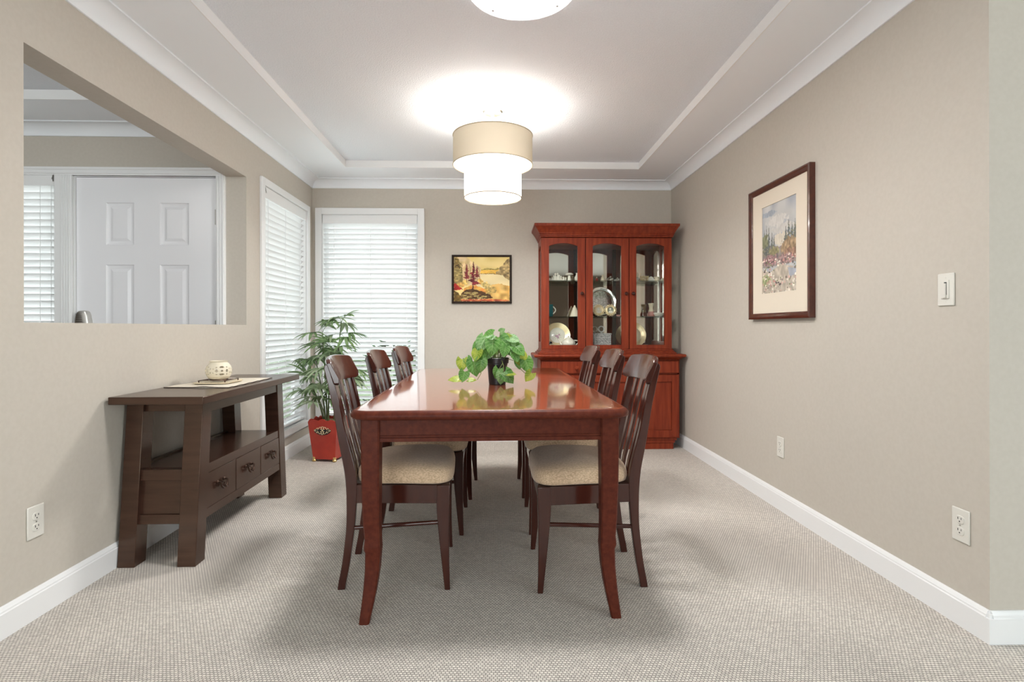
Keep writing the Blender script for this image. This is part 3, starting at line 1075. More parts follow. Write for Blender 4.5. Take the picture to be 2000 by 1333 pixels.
crail(0.650, 0.707, -1.322, -1.300, 'front_rail')
crail(0.376, 0.418, -1.322, -1.300, 'front_rail')
crail(0.178, 0.218, -1.322, -1.300, 'front_rail')
crail(0.650, 0.707, -1.615, -1.596, 'back_rail')
crail(0.376, 0.418, -1.615, -1.596, 'back_rail')
ob('shelf', B().box(-1.60, -1.318, cy(0.4, -1, 0.04), cy(0.4, 1, 0.04), 0.392, 0.410), M['console'], C, origin=CO)
ob('drawer_case', B().box(-1.60, -1.325, cy(0.2, -1, 0.05), cy(0.2, 1, 0.05), 0.185, 0.392), M['console'], C, origin=CO)
for y0, y1 in ((2.452, 2.698), (2.730, 2.980), (3.012, 3.262)):
    d = ob('drawer', B().box(-1.326, -1.2985, y0, y1, 0.2195, 0.3745), M['console'], C, bevel=0.0015, origin=CO)
    yc, zc = (y0 + y1) / 2, 0.312
    h = B()
    for s in (-1, 1):
        h.lathe([(0.008, -0.0005), (0.008, 0.004), (0.005, 0.007), (0.005, 0.016)], (-1.2985, yc + s * 0.030, zc), 10, axis='x')
    pth = []
    for i in range(17):
        a = i / 16
        s = -1 + 2 * a
        pth.append((-1.281 + 0.004 * math.sin(a * PI), yc + s * 0.032 * (1 + 0.18 * math.sin(a * PI)), zc - 0.036 * math.sin(a * PI) ** 0.55 + 0.016 * math.exp(-(s / 0.22) ** 2)))
    h.tube(pth, [0.0038 + 0.002 * math.sin(i / 16 * PI * 2) ** 2 for i in range(17)], 8)
    h.tube([(-1.297, yc, zc + 0.004), (-1.288, yc - 0.008, zc - 0.004), (-1.284, yc + 0.010, zc - 0.012), (-1.286, yc, zc - 0.026)], 0.003, 6)
    ob('handle', h, M['bronze'], d, origin=CO)
    ob('back_plate', B().prism([(yc - 0.034, zc - 0.004), (yc - 0.020, zc - 0.012), (yc, zc - 0.005), (yc + 0.020, zc - 0.012), (yc + 0.034, zc - 0.004), (yc + 0.02, zc + 0.008), (yc, zc + 0.004), (yc - 0.02, zc + 0.008)], 'x', -1.2987, -1.2965), M['bronze'], d, origin=CO)
for y0 in (2.713, 2.996):
    ob('stile', B().box(-1.324, -1.3005, y0 - 0.016, y0 + 0.016, 0.2185, 0.3755), M['console'], C, bevel=0.001, origin=CO)

# cloth, tray and pierced candle pot on the console
z = ZT + 0.0004
b = B()
nx, ny = 14, 18
grid = []
rr_ = random.Random(4)
for i in range(nx + 1):
    row = []
    for j in range(ny + 1):
        u, v = i / nx, j / ny
        x = -1.612 + 0.322 * u
        y = 2.650 + 0.50 * v - 0.02 * (u - 0.5)
        zz_ = z + 0.0018 + 0.0016 * math.sin(7 * u + 2) * math.sin(9 * v) + 0.004 * math.exp(-((u - 0.62) / 0.12) ** 2 - (v / 0.10) ** 2)
        row.append((x, y, zz_))
    grid.append(row)
vt = [[b.bm.verts.new(p) for p in r] for r in grid]
vb = [[b.bm.verts.new((p[0], p[1], z)) for p in r] for r in grid]
for i in range(nx):
    for j in range(ny):
        b.face([vt[i][j], vt[i + 1][j], vt[i + 1][j + 1], vt[i][j + 1]])
        b.face([vb[i][j], vb[i][j + 1], vb[i + 1][j + 1], vb[i + 1][j]])
for i in range(nx):
    b.face([vt[i][0], vb[i][0], vb[i + 1][0], vt[i + 1][0]])
    b.face([vt[i][ny], vt[i + 1][ny], vb[i + 1][ny], vb[i][ny]])
for j in range(ny):
    b.face([vt[0][j], vt[0][j + 1], vb[0][j + 1], vb[0][j]])
    b.face([vt[nx][j], vb[nx][j], vb[nx][j + 1], vt[nx][j + 1]])
cl = thing('table_runner', 'cream linen cloth spread on top of the console table', 'table runner', (-1.45, 2.9, ZT))
ob('cloth', b, M['linen'], cl, origin=cl.location)
b = B()
b.tube([(-1.612 + 0.322 * i / 14, 2.650 - 0.02 * (i / 14 - 0.5) - 0.001, z + 0.0022 + (0.004 * math.exp(-((i / 14 - 0.62) / 0.12) ** 2))) for i in range(15)], 0.0018, 6)
b.tube([(-1.290, 2.640 + 0.50 * j / 16, z + 0.0022 + 0.0012 * math.sin(j * 2.1)) for j in range(17)], 0.0018, 6)
ob('dark_hem', b, M['linen_edge'], cl, origin=cl.location)

tr = thing('small_tray', 'small cream tray under the pierced pot on the console table', 'tray', (-1.455, 2.87, ZT + 0.0045))
b = B()
rings = []
for ins, zz_ in ((0.012, 0.0), (0.004, 0.0015), (0.0, 0.008), (0.003, 0.009), (0.012, 0.005), (0.016, 0.004)):
    rings.append([(x, y, zz_) for x, y in rrect(-0.088 + ins, 0.088 - ins, -0.10 + ins, 0.10 - ins, 0.022, 5)])
ob('dish', b.loft(rings), M['cream'], tr)
b = B()
for s in (-1, 1):
    for q in (-1, 1):
        b.tube([(s * 0.066, q * 0.07, 0.0045), (s * 0.066, q * 0.07, 0.014)], 0.003, 6)
    b.tube([(s * 0.066, -0.075, 0.015), (s * 0.066, 0.075, 0.015)], 0.0025, 6)
b.torus((0, 0, 0.0155), 0.047, 0.0025, seg=24, sec=6).tube([(-0.066, 0.03, 0.015), (0.066, 0.03, 0.015)], 0.0025, 6).tube([(-0.066, -0.03, 0.015), (0.066, -0.03, 0.015)], 0.0025, 6)
ob('wire_rack', b, M['bronze'], tr)

# pierced pot: a lathed wall with real holes
PT = thing('pierced_candle_pot', 'cream pierced ceramic candle pot on top of the console table', 'candle holder', (-1.455, 2.87, ZT + 0.0222))
prof = [(0.034, 0.0), (0.046, 0.004), (0.056, 0.016), (0.0625, 0.034), (0.063, 0.050), (0.058, 0.068), (0.047, 0.082), (0.0415, 0.088), (0.0445, 0.094), (0.046, 0.0965)]


def pot_r(zq):
    for (r0, z0), (r1, z1) in zip(prof, prof[1:]):
        if zq <= z1:
            return r0 + (r1 - r0) * (zq - z0) / (z1 - z0)
    return prof[-1][0]


hol = []
for fa in (-50, 40, 130, 220):
    for k, (da, dz, ra, rz_) in enumerate([(0, 0.0, 6, 0.0045), (0, 0.0185, 11, 0.005), (0, -0.0185, 11, 0.005), (23, 0, 6, 0.008), (-23, 0, 6, 0.008), (24, 0.018, 4, 0.003), (-24, 0.018, 4, 0.003), (24, -0.018, 4, 0.003), (-24, -0.018, 4, 0.003), (38, 0.010, 3.5, 0.003), (-38, 0.010, 3.5, 0.003), (38, -0.010, 3.5, 0.003), (-38, -0.010, 3.5, 0.003)]):
        hol.append((fa + da, 0.047 + dz, ra, rz_))
NA, NZ = 168, 52
b = B()
V1, V2 = {}, {}
hole = {}
for i in range(NA):
    for j in range(NZ):
        a = 360 * (i + 0.5) / NA
        zq = 0.0965 * (j + 0.5) / NZ
        hole[i, j] = any((((a - h[0] + 180) % 360 - 180) / h[2]) ** 2 + ((zq - h[1]) / h[3]) ** 2 < 1 for h in hol)
for i in range(NA):
    for j in range(NZ + 1):
        a = 2 * PI * i / NA
        zq = 0.0965 * j / NZ
        r_ = pot_r(zq)
        V1[i, j] = b.bm.verts.new((r_ * math.cos(a), r_ * math.sin(a), zq))
        V2[i, j] = b.bm.verts.new(((r_ - 0.004) * math.cos(a), (r_ - 0.004) * math.sin(a), max(zq, 0.003)))
for i in range(NA):
    k = (i + 1) % NA
    for j in range(NZ):
        if hole[i, j]:
            continue
        b.face([V1[i, j], V1[k, j], V1[k, j + 1], V1[i, j + 1]])
        b.face([V2[i, j], V2[i, j + 1], V2[k, j + 1], V2[k, j]])
        if hole.get(((i - 1) % NA, j)):
            b.face([V1[i, j], V1[i, j + 1], V2[i, j + 1], V2[i, j]])
        if hole.get((k, j)):
            b.face([V1[k, j], V2[k, j], V2[k, j + 1], V1[k, j + 1]])
        if hole.get((i, j - 1)):
            b.face([V1[i, j], V2[i, j], V2[k, j], V1[k, j]])
        if hole.get((i, j + 1)):
            b.face([V1[i, j + 1], V1[k, j + 1], V2[k, j + 1], V2[i, j + 1]])
    b.face([V1[i, NZ], V1[k, NZ], V2[k, NZ], V2[i, NZ]])
b.face([V1[i, 0] for i in range(NA)][::-1])
for v in [v for v in b.bm.verts if not v.link_faces]:
    b.bm.verts.remove(v)
ob('pierced_body', b, M['ivory'], PT, smooth=50)


# ------------------------------------------------------------------ china cabinet
K = thing('china_cabinet', 'cherry wood china cabinet with arched glass doors by the back wall', 'china cabinet', (0.96, 4.66, 0))
KO = K.location
YK = 4.862          # back of the cabinet
BF, HF = 4.490, 4.540   # base front, hutch front
bx0, bx1 = 0.377, 1.550
hx0, hx1 = 0.388, 1.508


def kp(name, b, m=None, parent=None, bevel=0.002, **k):
    return ob(name, b, m or M['cab'], parent or K, bevel=bevel, origin=KO, **k)


# plinth and base carcase
kp('plinth', B().box(bx0 + 0.004, bx1 - 0.045, BF + 0.015, YK, 0.0, 0.055).box(bx0 + 0.002, bx1 - 0.035, BF + 0.008, YK, 0.055, 0.075).box(bx0 + 0.002, bx1 - 0.020, BF + 0.004, YK, 0.075, 0.098))
kp('base_carcase', B().box(bx0, bx1, BF + 0.02, YK, 0.098, 0.765))
kp('base_face_frame', B().box(bx0, bx0 + 0.018, BF + 0.004, BF + 0.02, 0.098, 0.765).box(bx1 - 0.018, bx1, BF + 0.004, BF + 0.02, 0.098, 0.765)
   .box(bx0, bx1, BF + 0.004, BF + 0.02, 0.098, 0.112).box(bx0, bx1, BF + 0.004, BF + 0.02, 0.632, 0.648).box(bx0, bx1, BF + 0.004, BF + 0.02, 0.750, 0.765))
w3 = (bx1 - bx0 - 0.016) / 3
for i in range(3):
    x0 = bx0 + 0.008 + i * w3 + 0.002
    x1 = x0 + w3 - 0.004
    z0, z1, st = 0.106, 0.630, 0.058
    b = B().box(x0, x0 + st, BF - 0.014, BF + 0.004, z0, z1).box(x1 - st, x1, BF - 0.014, BF + 0.004, z0, z1)
    b.box(x0 + st, x1 - st, BF - 0.014, BF + 0.004, z0, z0 + st).box(x0 + st, x1 - st, BF - 0.014, BF + 0.004, z1 - st, z1)
    b.box(x0 + st, x1 - st, BF - 0.003, BF + 0.004, z0 + st, z1 - st)
    d = kp('base_door', b)
    kx = x1 - 0.028 if i < 2 else x0 + 0.028
    kp('knob', B().lathe([(0.007, 0), (0.006, -0.010), (0.014, -0.018), (0.0155, -0.026), (0.010, -0.033), (0, -0.034)], (kx, BF - 0.014, 0.52), 18, axis='y'), parent=d, bevel=0)
w2 = (bx1 - bx0 - 0.016) / 2
for i in range(2):
    x0 = bx0 + 0.008 + i * w2 + 0.002
    x1 = x0 + w2 - 0.004
    d = kp('drawer', B().box(x0, x1, BF - 0.014, BF + 0.004, 0.646, 0.748), bevel=0.004)
    kp('knob', B().lathe([(0.007, 0), (0.006, -0.010), (0.015, -0.018), (0.017, -0.026), (0.011, -0.033), (0, -0.034)], ((x0 + x1) / 2, BF - 0.014, 0.695), 18, axis='y'), parent=d, bevel=0)
# counter with moulded edge
b = B()
rings = []
for ins, zz_ in ((0.056, 0.758), (0.050, 0.764), (0.030, 0.775), (0.012, 0.780), (0.004, 0.784), (0.0, 0.792), (0.0, 0.800), (0.006, 0.806)):
    rings.append([(0.318 + ins, 4.432 + ins, zz_), (1.590 - ins * 0.7, 4.432 + ins, zz_), (1.590 - ins * 0.7, YK, zz_), (0.318 + ins, YK, zz_)])
kp('counter', b.loft(rings), bevel=0.0015)
kp('counter_riser', B().box(hx0 - 0.030, hx1 + 0.022, HF - 0.040, YK, 0.806, 0.820).box(hx0 - 0.016, hx1 + 0.012, HF - 0.026, YK, 0.820, 0.832).box(hx0 - 0.004, hx1 + 0.004, HF - 0.006, YK, 0.832, 0.846))
# hutch: sides with an arched glazed opening, top, floor
ZH0, ZH1 = 0.846, 1.800


def arch_frame(x0, x1, z0, z1, st_l, st_r, rail_b, zsp, zap, ya, yb, axis='y'):
    """door-like frame with an arched opening; returns the bmesh"""
    b = B()
    ix0, ix1 = x0 + st_l, x1 - st_r
    n = 18
    arc = []
    hw = (ix1 - ix0) / 2
    rise = zap - zsp
    rad = (hw * hw + rise * rise) / (2 * rise)
    cxm, czm = (ix0 + ix1) / 2, zap - rad
    for i in range(n + 1):
        x = ix0 + (ix1 - ix0) * i / n
        arc.append((x, czm + math.sqrt(max(0, rad * rad - (x - cxm) ** 2))))
    def P(x, y, z):
        return (x, y, z) if axis == 'y' else (y, x, z)
    def strip(A, Bp):
        va = [[b.bm.verts.new(P(x, y, z)) for (x, z) in A] for y in (ya, yb)]
        vb_ = [[b.bm.verts.new(P(x, y, z)) for (x, z) in Bp] for y in (ya, yb)]
        k = len(A)
        for i in range(k - 1):
            b.face([va[0][i], va[0][i + 1], vb_[0][i + 1], vb_[0][i]])
            b.face([va[1][i], vb_[1][i], vb_[1][i + 1], va[1][i + 1]])
            b.face([va[0][i], va[1][i], va[1][i + 1], va[0][i + 1]])
            b.face([vb_[0][i], vb_[0][i + 1], vb_[1][i + 1], vb_[1][i]])
        b.face([va[0][0], vb_[0][0], vb_[1][0], va[1][0]])
        b.face([va[0][-1], va[1][-1], vb_[1][-1], vb_[0][-1]])
    strip(arc, [(x, z1) for x, _ in arc])
    strip([(x0, z0), (ix0, z0)], [(x0, z1), (ix0, z1)])
    strip([(ix1, z0), (x1, z0)], [(ix1, z1), (x1, z1)])
    strip([(ix0, z0), (ix1, z0)], [(ix0, z0 + rail_b), (ix1, z0 + rail_b)])
    return b


for x0, x1 in ((hx0, hx0 + 0.018), (hx1 - 0.018, hx1)):
    sd = kp('hutch_side', arch_frame(HF + 0.02, YK, ZH0, ZH1, 0.045, 0.045, 0.06, 1.715, 1.745, x0, x1, axis='x'), bevel=0.001)
    kp('side_glass', B().box((x0 + x1) / 2 - 0.002, (x0 + x1) / 2 + 0.002, HF + 0.06, YK - 0.04, 0.90, 1.75), M['cab_glass'], sd, bevel=0)
kp('hutch_floor', B().box(hx0 + 0.018, hx1 - 0.018, HF + 0.02, YK - 0.02, ZH0 - 0.02, 0.8515))
kp('hutch_top', B().box(hx0 + 0.018, hx1 - 0.018, HF + 0.02, YK - 0.02, 1.775, ZH1))
kp('mirror_back', B().box(hx0 + 0.018, hx1 - 0.018, YK - 0.02, YK - 0.006, ZH0, ZH1), M['mirror'], bevel=0)
for zz_ in (1.126, 1.434):
    kp('glass_shelf', B().box(hx0 + 0.020, hx1 - 0.020, HF + 0.030, YK - 0.024, zz_ - 0.007, zz_), M['shelf_glass'], bevel=0)
dxs = [0.391, 0.764, 1.137, 1.506]
for i in range(3):
    x0, x1 = dxs[i] + 0.003, dxs[i + 1] - 0.003
    d = kp('glass_door', arch_frame(x0, x1, 0.848, 1.792, 0.059, 0.064, 0.034, 1.722, 1.747, HF, HF + 0.020), bevel=0.0015)
    kp('door_glass', B().box(x0 + 0.05, x1 - 0.05, HF + 0.011, HF + 0.014, 0.87, 1.76), M['cab_glass'], d, bevel=0)
    kx = (x1 - 0.030, x1 - 0.026, x0 + 0.028)[i]
    kp('knob', B().lathe([(0.007, 0), (0.006, -0.010), (0.0145, -0.018), (0.016, -0.026), (0.010, -0.033), (0, -0.034)], (kx, HF, 1.318), 18, axis='y'), M['chair'], d, bevel=0)
for x in dxs[1:3]:
    kp('seam_shade_strip', B().box(x - 0.016, x + 0.016, HF + 0.022, HF + 0.034, ZH0, ZH1), M['chair'])  # dark strips added behind the door seams to deepen their shade
# crown
b = B()
rings = []
for out_, zz_ in ((0.0, 1.798), (0.006, 1.800), (0.006, 1.812), (0.012, 1.814), (0.012, 1.824), (0.018, 1.828), (0.018, 1.834), (0.024, 1.842), (0.032, 1.856), (0.045, 1.872), (0.052, 1.882), (0.058, 1.884), (0.060, 1.904), (0.056, 1.907)):
    rings.append([(hx0 - 0.002 - out_, HF - out_ - 0.002, zz_), (hx1 + 0.002 + out_ * 0.75, HF - out_ - 0.002, zz_), (hx1 + 0.002 + out_ * 0.75, YK, zz_), (hx0 - 0.002 - out_, YK, zz_)])
kp('crown', b.loft(rings), bevel=0.001, smooth=30)

# ------------------------------------------------------------------ what stands in the cabinet
ZA, ZB_, ZD = 0.8525, 1.1265, 1.4345   # hutch floor, lower shelf, upper shelf


def turned(name, label, cat, loc, prof, m, group=None, seg=28, extra=None):
    o = ob(name, B().lathe(prof, (0, 0, 0), seg), m, loc=loc, label=label, cat=cat, group=group, smooth=60)
    return o


def plate(name, label, loc, r, m_rim, m_well, lean=14, decor=None, group=None, cat='plate'):
    t = thing(name, label, cat, loc, 0, group)
    mt = Matrix.Translation((0, 0, r * math.cos(R(lean)) + 0.001)) @ Matrix.Rotation(R(90 - lean), 4, 'X')
    rim = B().lathe([(r * 0.60, -0.002), (r * 0.66, 0.0015), (r * 0.97, 0.010), (r, 0.012), (r, 0.0135), (r * 0.97, 0.0125), (r * 0.66, 0.0045), (r * 0.60, 0.001)], (0, 0, 0), 48)
    ob('rim', rim.xform(mt), m_rim, t, smooth=50)
    ob('well', B().lathe([(r * 0.63, -0.002), (r * 0.63, 0.0012), (r * 0.60, 0.0025), (0, 0.0025)], (0, 0, 0), 40).xform(mt), m_well, t, smooth=50)
    if decor:
        for nm, bb, mm in decor(r):
            ob(nm, bb.xform(mt), mm, t)
    return t


M['petal'] = mat('mauve_flower_paint', (0.42, 0.22, 0.32), 0.3)
M['sprig'] = mat('grey_green_sprig_paint', (0.25, 0.27, 0.20), 0.4)


def flowers(r):
    b = B()
    for (cx_, cy_, q) in ((0.0, -0.01, 0.011), (0.016, 0.004, 0.009), (-0.014, -0.006, 0.008), (0.006, -0.022, 0.008)):
        for k in range(5):
            a = 2 * PI * k / 5
            b.ball((cx_ + q * 0.6 * math.cos(a), cy_ + q * 0.6 * math.sin(a), 0.0026), (q * 0.5, q * 0.5, 0.0012), 8, 5)
    s = B()
    for k in range(11):
        a = 2 * PI * k / 11
        s.tube([(0.018 * math.cos(a), 0.018 * math.sin(a) - 0.006, 0.0028), (0.040 * math.cos(a + 0.2), 0.040 * math.sin(a + 0.2) - 0.006, 0.0028)], [0.0016, 0.0005], 5)
    return [('flower_motif', b, M['petal']), ('sprig_motif', s, M['sprig'])]


# bottom of the hutch
plate('painted_plate', 'gilt-rimmed plate painted with mauve flowers, behind the left cabinet door', (0.546, 4.735, ZA), 0.112, M['gilt'], M['porcelain'], 14, flowers)
plate('gilt_plate', 'plain cream plate with wide gilt rim, behind the right cabinet door', (1.226, 4.760, ZA), 0.114, M['gilt'], M['cream'], 16)
tp = thing('teapot', 'white porcelain teapot on the cabinet floor behind the left door', 'teapot', (0.630, 4.628, ZA))
ob('body', B().lathe([(0.030, 0), (0.034, 0.004), (0.050, 0.022), (0.054, 0.040), (0.046, 0.060), (0.030, 0.070), (0.028, 0.072)], (0, 0, 0), 28), M['porcelain'], tp, smooth=60)
tp.scale = (1.12, 1.12, 1.12)
ob('lid', B().lathe([(0.029, 0.072), (0.024, 0.079), (0.008, 0.084), (0.006, 0.088), (0.009, 0.093), (0.0, 0.098)], (0, 0, 0), 20), M['porcelain'], tp, smooth=60)
ob('handle', B().tube([(0.044 + 0.034 * math.sin(PI * i / 10), 0, 0.060 - 0.046 * i / 10 + 0.012 * math.sin(PI * i / 10)) for i in range(11)], 0.0045, 8), M['porcelain'], tp)
ob('spout', B().tube([(-0.046, 0, 0.026), (-0.064, 0, 0.036), (-0.070, 0, 0.056), (-0.080, 0, 0.068)], [0.011, 0.008, 0.006, 0.005], 10), M['porcelain'], tp)
ck = thing('small_clock', 'tiny gilt clock with black cap on the cabinet floor, far left', 'clock', (0.468, 4.625, ZA))
ob('case', B().box(-0.016, 0.016, -0.010, 0.010, 0.0, 0.040), M['gilt'], ck, bevel=0.004)
ob('cap', B().lathe([(0.021, 0.040), (0.021, 0.046), (0.016, 0.056), (0, 0.062)], (0, 0, 0), 20), M['black'], ck)
ob('dial', B().lathe([(0.011, -0.0105), (0.011, -0.012)], (0, 0, 0.022), 18, axis='y'), M['porcelain'], ck)
jar = thing('crystal_biscuit_box', 'square cut-crystal box with ring handle behind the middle cabinet door', 'crystal box', (0.926, 4.680, ZA))
b = B()
nf = 8
for i in range(nf):
    for j in range(5):
        for s in (-1, 1):
            x0 = -0.076 + 0.152 * i / nf
            zq = 0.022 + 0.018 * j
            c = (x0 + 0.0095, s * 0.050, zq + 0.0085)
            p = [(x0, s * 0.050, zq), (x0 + 0.019, s * 0.050, zq), (x0 + 0.019, s * 0.050, zq + 0.017), (x0, s * 0.050, zq + 0.017)]
            ap = b.bm.verts.new((c[0], s * 0.056, c[2]))
            vs = [b.bm.verts.new(q) for q in p]
            for k in range(4):
                b.face([vs[k], vs[(k + 1) % 4], ap])
b.box(-0.076, 0.076, -0.050, 0.050, 0.0, 0.114)
M['crystal_cut'] = noise_mix(mat('frosted_cut_crystal', (0.8, 0.8, 0.8), 0.12, trans=0.55), (0.55, 0.56, 0.56), (0.95, 0.95, 0.94), (1, 1, 1), 75, 3, bump=0.7, bdist=0.004)
ob('box', b, M['crystal_cut'], jar, smooth=10)
ob('lid', B().box(-0.080, 0.080, -0.054, 0.054, 0.114, 0.128).lathe([(0.012, 0.128), (0.010, 0.136), (0.006, 0.140)], (0, 0, 0), 14), M['crystal_cut'], jar, bevel=0.004)
ob('ring_handle', B().torus((0, 0, 0.164), 0.024, 0.0055, axis='y', seg=28), M['crystal_cut'], jar)
ob('porcelain_leaf_dish', B().lathe([(0.012, 0), (0.026, 0.006), (0.034, 0.014), (0.035, 0.016), (0.030, 0.014), (0.012, 0.005), (0.0, 0.004)], (0, 0, 0), 20).xform(Matrix.Diagonal((1, 0.7, 1, 1))), M['porcelain'], loc=(1.412, 4.625, ZA), label='tiny white leaf dish on the cabinet floor, right corner', cat='dish')
turned('teal_jar', 'teal ribbed jar behind the flowered plate on the cabinet floor', 'jar', (0.470, 4.808, ZA), [(0.020, 0), (0.022, 0.01)] + [(0.024 + 0.003 * (i % 2), 0.02 + 0.012 * i) for i in range(12)] + [(0.022, 0.166), (0.020, 0.174), (0.016, 0.176)], M['teal'])
# lower glass shelf
mug = thing('teal_mug', 'teal ribbed mug with pale handle on the lower glass shelf, left', 'mug', (0.474, 4.735, ZB_))
ob('body', B().lathe([(0.026, 0), (0.031, 0.004)] + [(0.033 + 0.002 * (i % 2), 0.010 + 0.010 * i) for i in range(10)] + [(0.033, 0.108), (0.030, 0.108), (0.028, 0.02), (0.0, 0.012)], (0, 0, 0), 26), M['teal'], mug)
ob('handle', B().tube([(0.028 + 0.028 * math.sin(PI * i / 10), 0, 0.094 - 0.072 * i / 10) for i in range(11)], 0.005, 8), M['porcelain'], mug)
turned('cream_bell', 'cream cone-shaped bell on the lower glass shelf beside the left door edge', 'bell', (0.700, 4.740, ZB_), [(0.040, 0), (0.041, 0.004), (0.030, 0.036), (0.017, 0.075), (0.008, 0.092), (0.006, 0.100), (0.0, 0.103)], M['ivory'])
sl = thing('silver_platter', 'large round engraved silver platter on the lower shelf, middle door', 'platter', (0.945, 4.800, ZB_))
mt = Matrix.Translation((0, 0, 0.134)) @ Matrix.Rotation(R(78), 4, 'X')
ob('rim', B().lathe([(0.098, 0.0), (0.104, 0.006), (0.110, 0.004), (0.126, 0.010), (0.134, 0.014), (0.137, 0.012), (0.135, 0.009), (0.110, 0.001), (0.098, -0.002)], (0, 0, 0), 56).xform(mt), M['silver_plain'], sl, smooth=50)
ob('well', B().lathe([(0.1, -0.002), (0.1, 0.001), (0.09, 0.0015), (0, 0.0015)], (0, 0, 0), 48).xform(mt), M['silver'], sl)
ob('crest', B().torus((0, 0, 0.002), 0.020, 0.002, seg=24, sec=6).xform(mt), M['silver_plain'], sl)
for cx_, lab, who in ((0.905, 'round gilt filigree frame with portrait, left one before silver platter', 0), (1.010, 'round gilt filigree frame with portrait, right one before silver platter', 1)):
    f = thing('portrait_frame', lab, 'picture frame', (cx_, 4.690, ZB_), 0, 'round gilt portrait frames')
    mt = Matrix.Translation((0, 0, 0.0565)) @ Matrix.Rotation(R(80), 4, 'X')
    b = B().torus((0, 0, 0), 0.036, 0.0055, seg=36).torus((0, 0, 0.003), 0.030, 0.002, seg=36)
    for k in range(16):
        a = 2 * PI * k / 16
        b.ball((0.044 * math.cos(a), 0.044 * math.sin(a), 0), (0.0065, 0.0065, 0.004), 8, 6)
        b.torus((0.050 * math.cos(a + 0.2), 0.050 * math.sin(a + 0.2), 0), 0.0045, 0.0014, seg=10, sec=5)
    ob('filigree', b.xform(mt), M['gilt'], f)
    ob('backing', B().lathe([(0.034, -0.003), (0.034, 0.0)], (0, 0, 0), 32).xform(mt), M['sprig'] if who else M['cream'], f)
    b = B().ball((-0.002, 0.009, 0.001), (0.009, 0.011, 0.003), 12, 8).ball((0.002, -0.016, 0.001), (0.020, 0.012, 0.003), 12, 8)
    ob('portrait', b.xform(mt), M['porcelain'], f)
vs_ = thing('small_vase', 'cream waisted vase with pink foot on the lower shelf, right door', 'vase', (1.378, 4.720, ZB_))
ob('neck', B().lathe([(0.026, 0.044), (0.020, 0.062), (0.018, 0.075), (0.021, 0.095), (0.026, 0.116), (0.0265, 0.118), (0.023, 0.116), (0.015, 0.07)], (0, 0, 0), 26), M['cream'], vs_, smooth=60)
ob('base', B().lathe([(0.030, 0.0), (0.034, 0.006), (0.034, 0.024), (0.026, 0.0445)], (0, 0, 0), 26), M['pink'], vs_, smooth=60)
bw = ob('white_bowl', B().lathe([(0.024, 0), (0.030, 0.003), (0.046, 0.018), (0.050, 0.033), (0.048, 0.034), (0.042, 0.020), (0.024, 0.008), (0, 0.006)], (0, 0, 0), 30), M['porcelain'], loc=(1.437, 4.700, ZB_), label='shallow white bowl next to the waisted vase on the lower shelf', cat='bowl', smooth=60)
turned('bud_glass', 'slim clear bud glass left of the waisted vase, lower shelf', 'glass', (1.302, 4.715, ZB_), [(0.016, 0), (0.016, 0.002), (0.003, 0.008), (0.003, 0.05), (0.008, 0.066), (0.010, 0.085), (0.009, 0.085), (0.006, 0.066), (0.0, 0.055)], M['crystal'], seg=16)
ob('pink_dish', B().lathe([(0.014, 0), (0.024, 0.010), (0.025, 0.015), (0.0, 0.010)], (0, 0, 0), 20), M['pink'], loc=(1.082, 4.68, ZB_), label='small pink dish right of the silver platter, lower shelf', cat='dish')
# upper glass shelf
rr_ = random.Random(11)
b = B().ball((0, 0, 0.008), (0.082, 0.026, 0.0082), 20, 8)
for k in range(9):
    x = -0.066 + 0.0165 * k + rr_.uniform(-0.004, 0.004)
    h = (0.028, 0.035, 0.054, 0.078, 0.080, 0.060, 0.050, 0.040, 0.034)[k]
    b.lathe([(0.011, 0.004), (0.013, 0.010), (0.010, h * 0.55), (0.006, h * 0.68), (0.005, h * 0.72)], (x, rr_.uniform(-0.008, 0.008), 0), 10)
    b.ball((x, 0, h * 0.84), (0.0095, 0.0095, 0.0105), 10, 7)
ob('figurine_group', b, M['porcelain'], loc=(0.545, 4.705, ZD), label='row of white porcelain figures on one base, upper shelf, left door', cat='figurine', smooth=60)
turned('mushroom_figurine', 'white mushroom-shaped figurine on the upper shelf, left door', 'figurine', (0.648, 4.700, ZD), [(0.020, 0), (0.017, 0.012), (0.012, 0.04), (0.012, 0.052), (0.036, 0.058), (0.034, 0.068), (0.020, 0.076), (0, 0.078)], M['porcelain'])
turned('white_bud_vase', 'small white vase half hidden by the left door edge, upper shelf', 'vase', (0.718, 4.705, ZD), [(0.014, 0), (0.022, 0.014), (0.024, 0.036), (0.012, 0.058), (0.010, 0.066), (0.015, 0.076), (0.013, 0.076), (0.008, 0.06)], M['porcelain'])
fg = thing('red_figurine', 'tiny red-robed figurine on the upper shelf, middle door', 'figurine', (0.890, 4.70, ZD))
ob('robe', B().lathe([(0.014, 0), (0.012, 0.010), (0.007, 0.028), (0.004, 0.031)], (0, 0, 0), 16), M['redfig'], fg, smooth=60)
ob('head', B().ball((0, 0, 0.036), 0.0065, 12, 8), M['cream'], fg)
fg = thing('cream_figurine', 'cream standing figurine right of the red one, upper shelf', 'figurine', (0.942, 4.70, ZD))
ob('robe', B().lathe([(0.019, 0), (0.020, 0.008), (0.014, 0.026), (0.015, 0.036), (0.006, 0.043)], (0, 0, 0), 18), M['cream'], fg, smooth=60)
ob('head', B().ball((0, 0, 0.050), (0.009, 0.009, 0.010), 12, 8), M['cream'], fg)
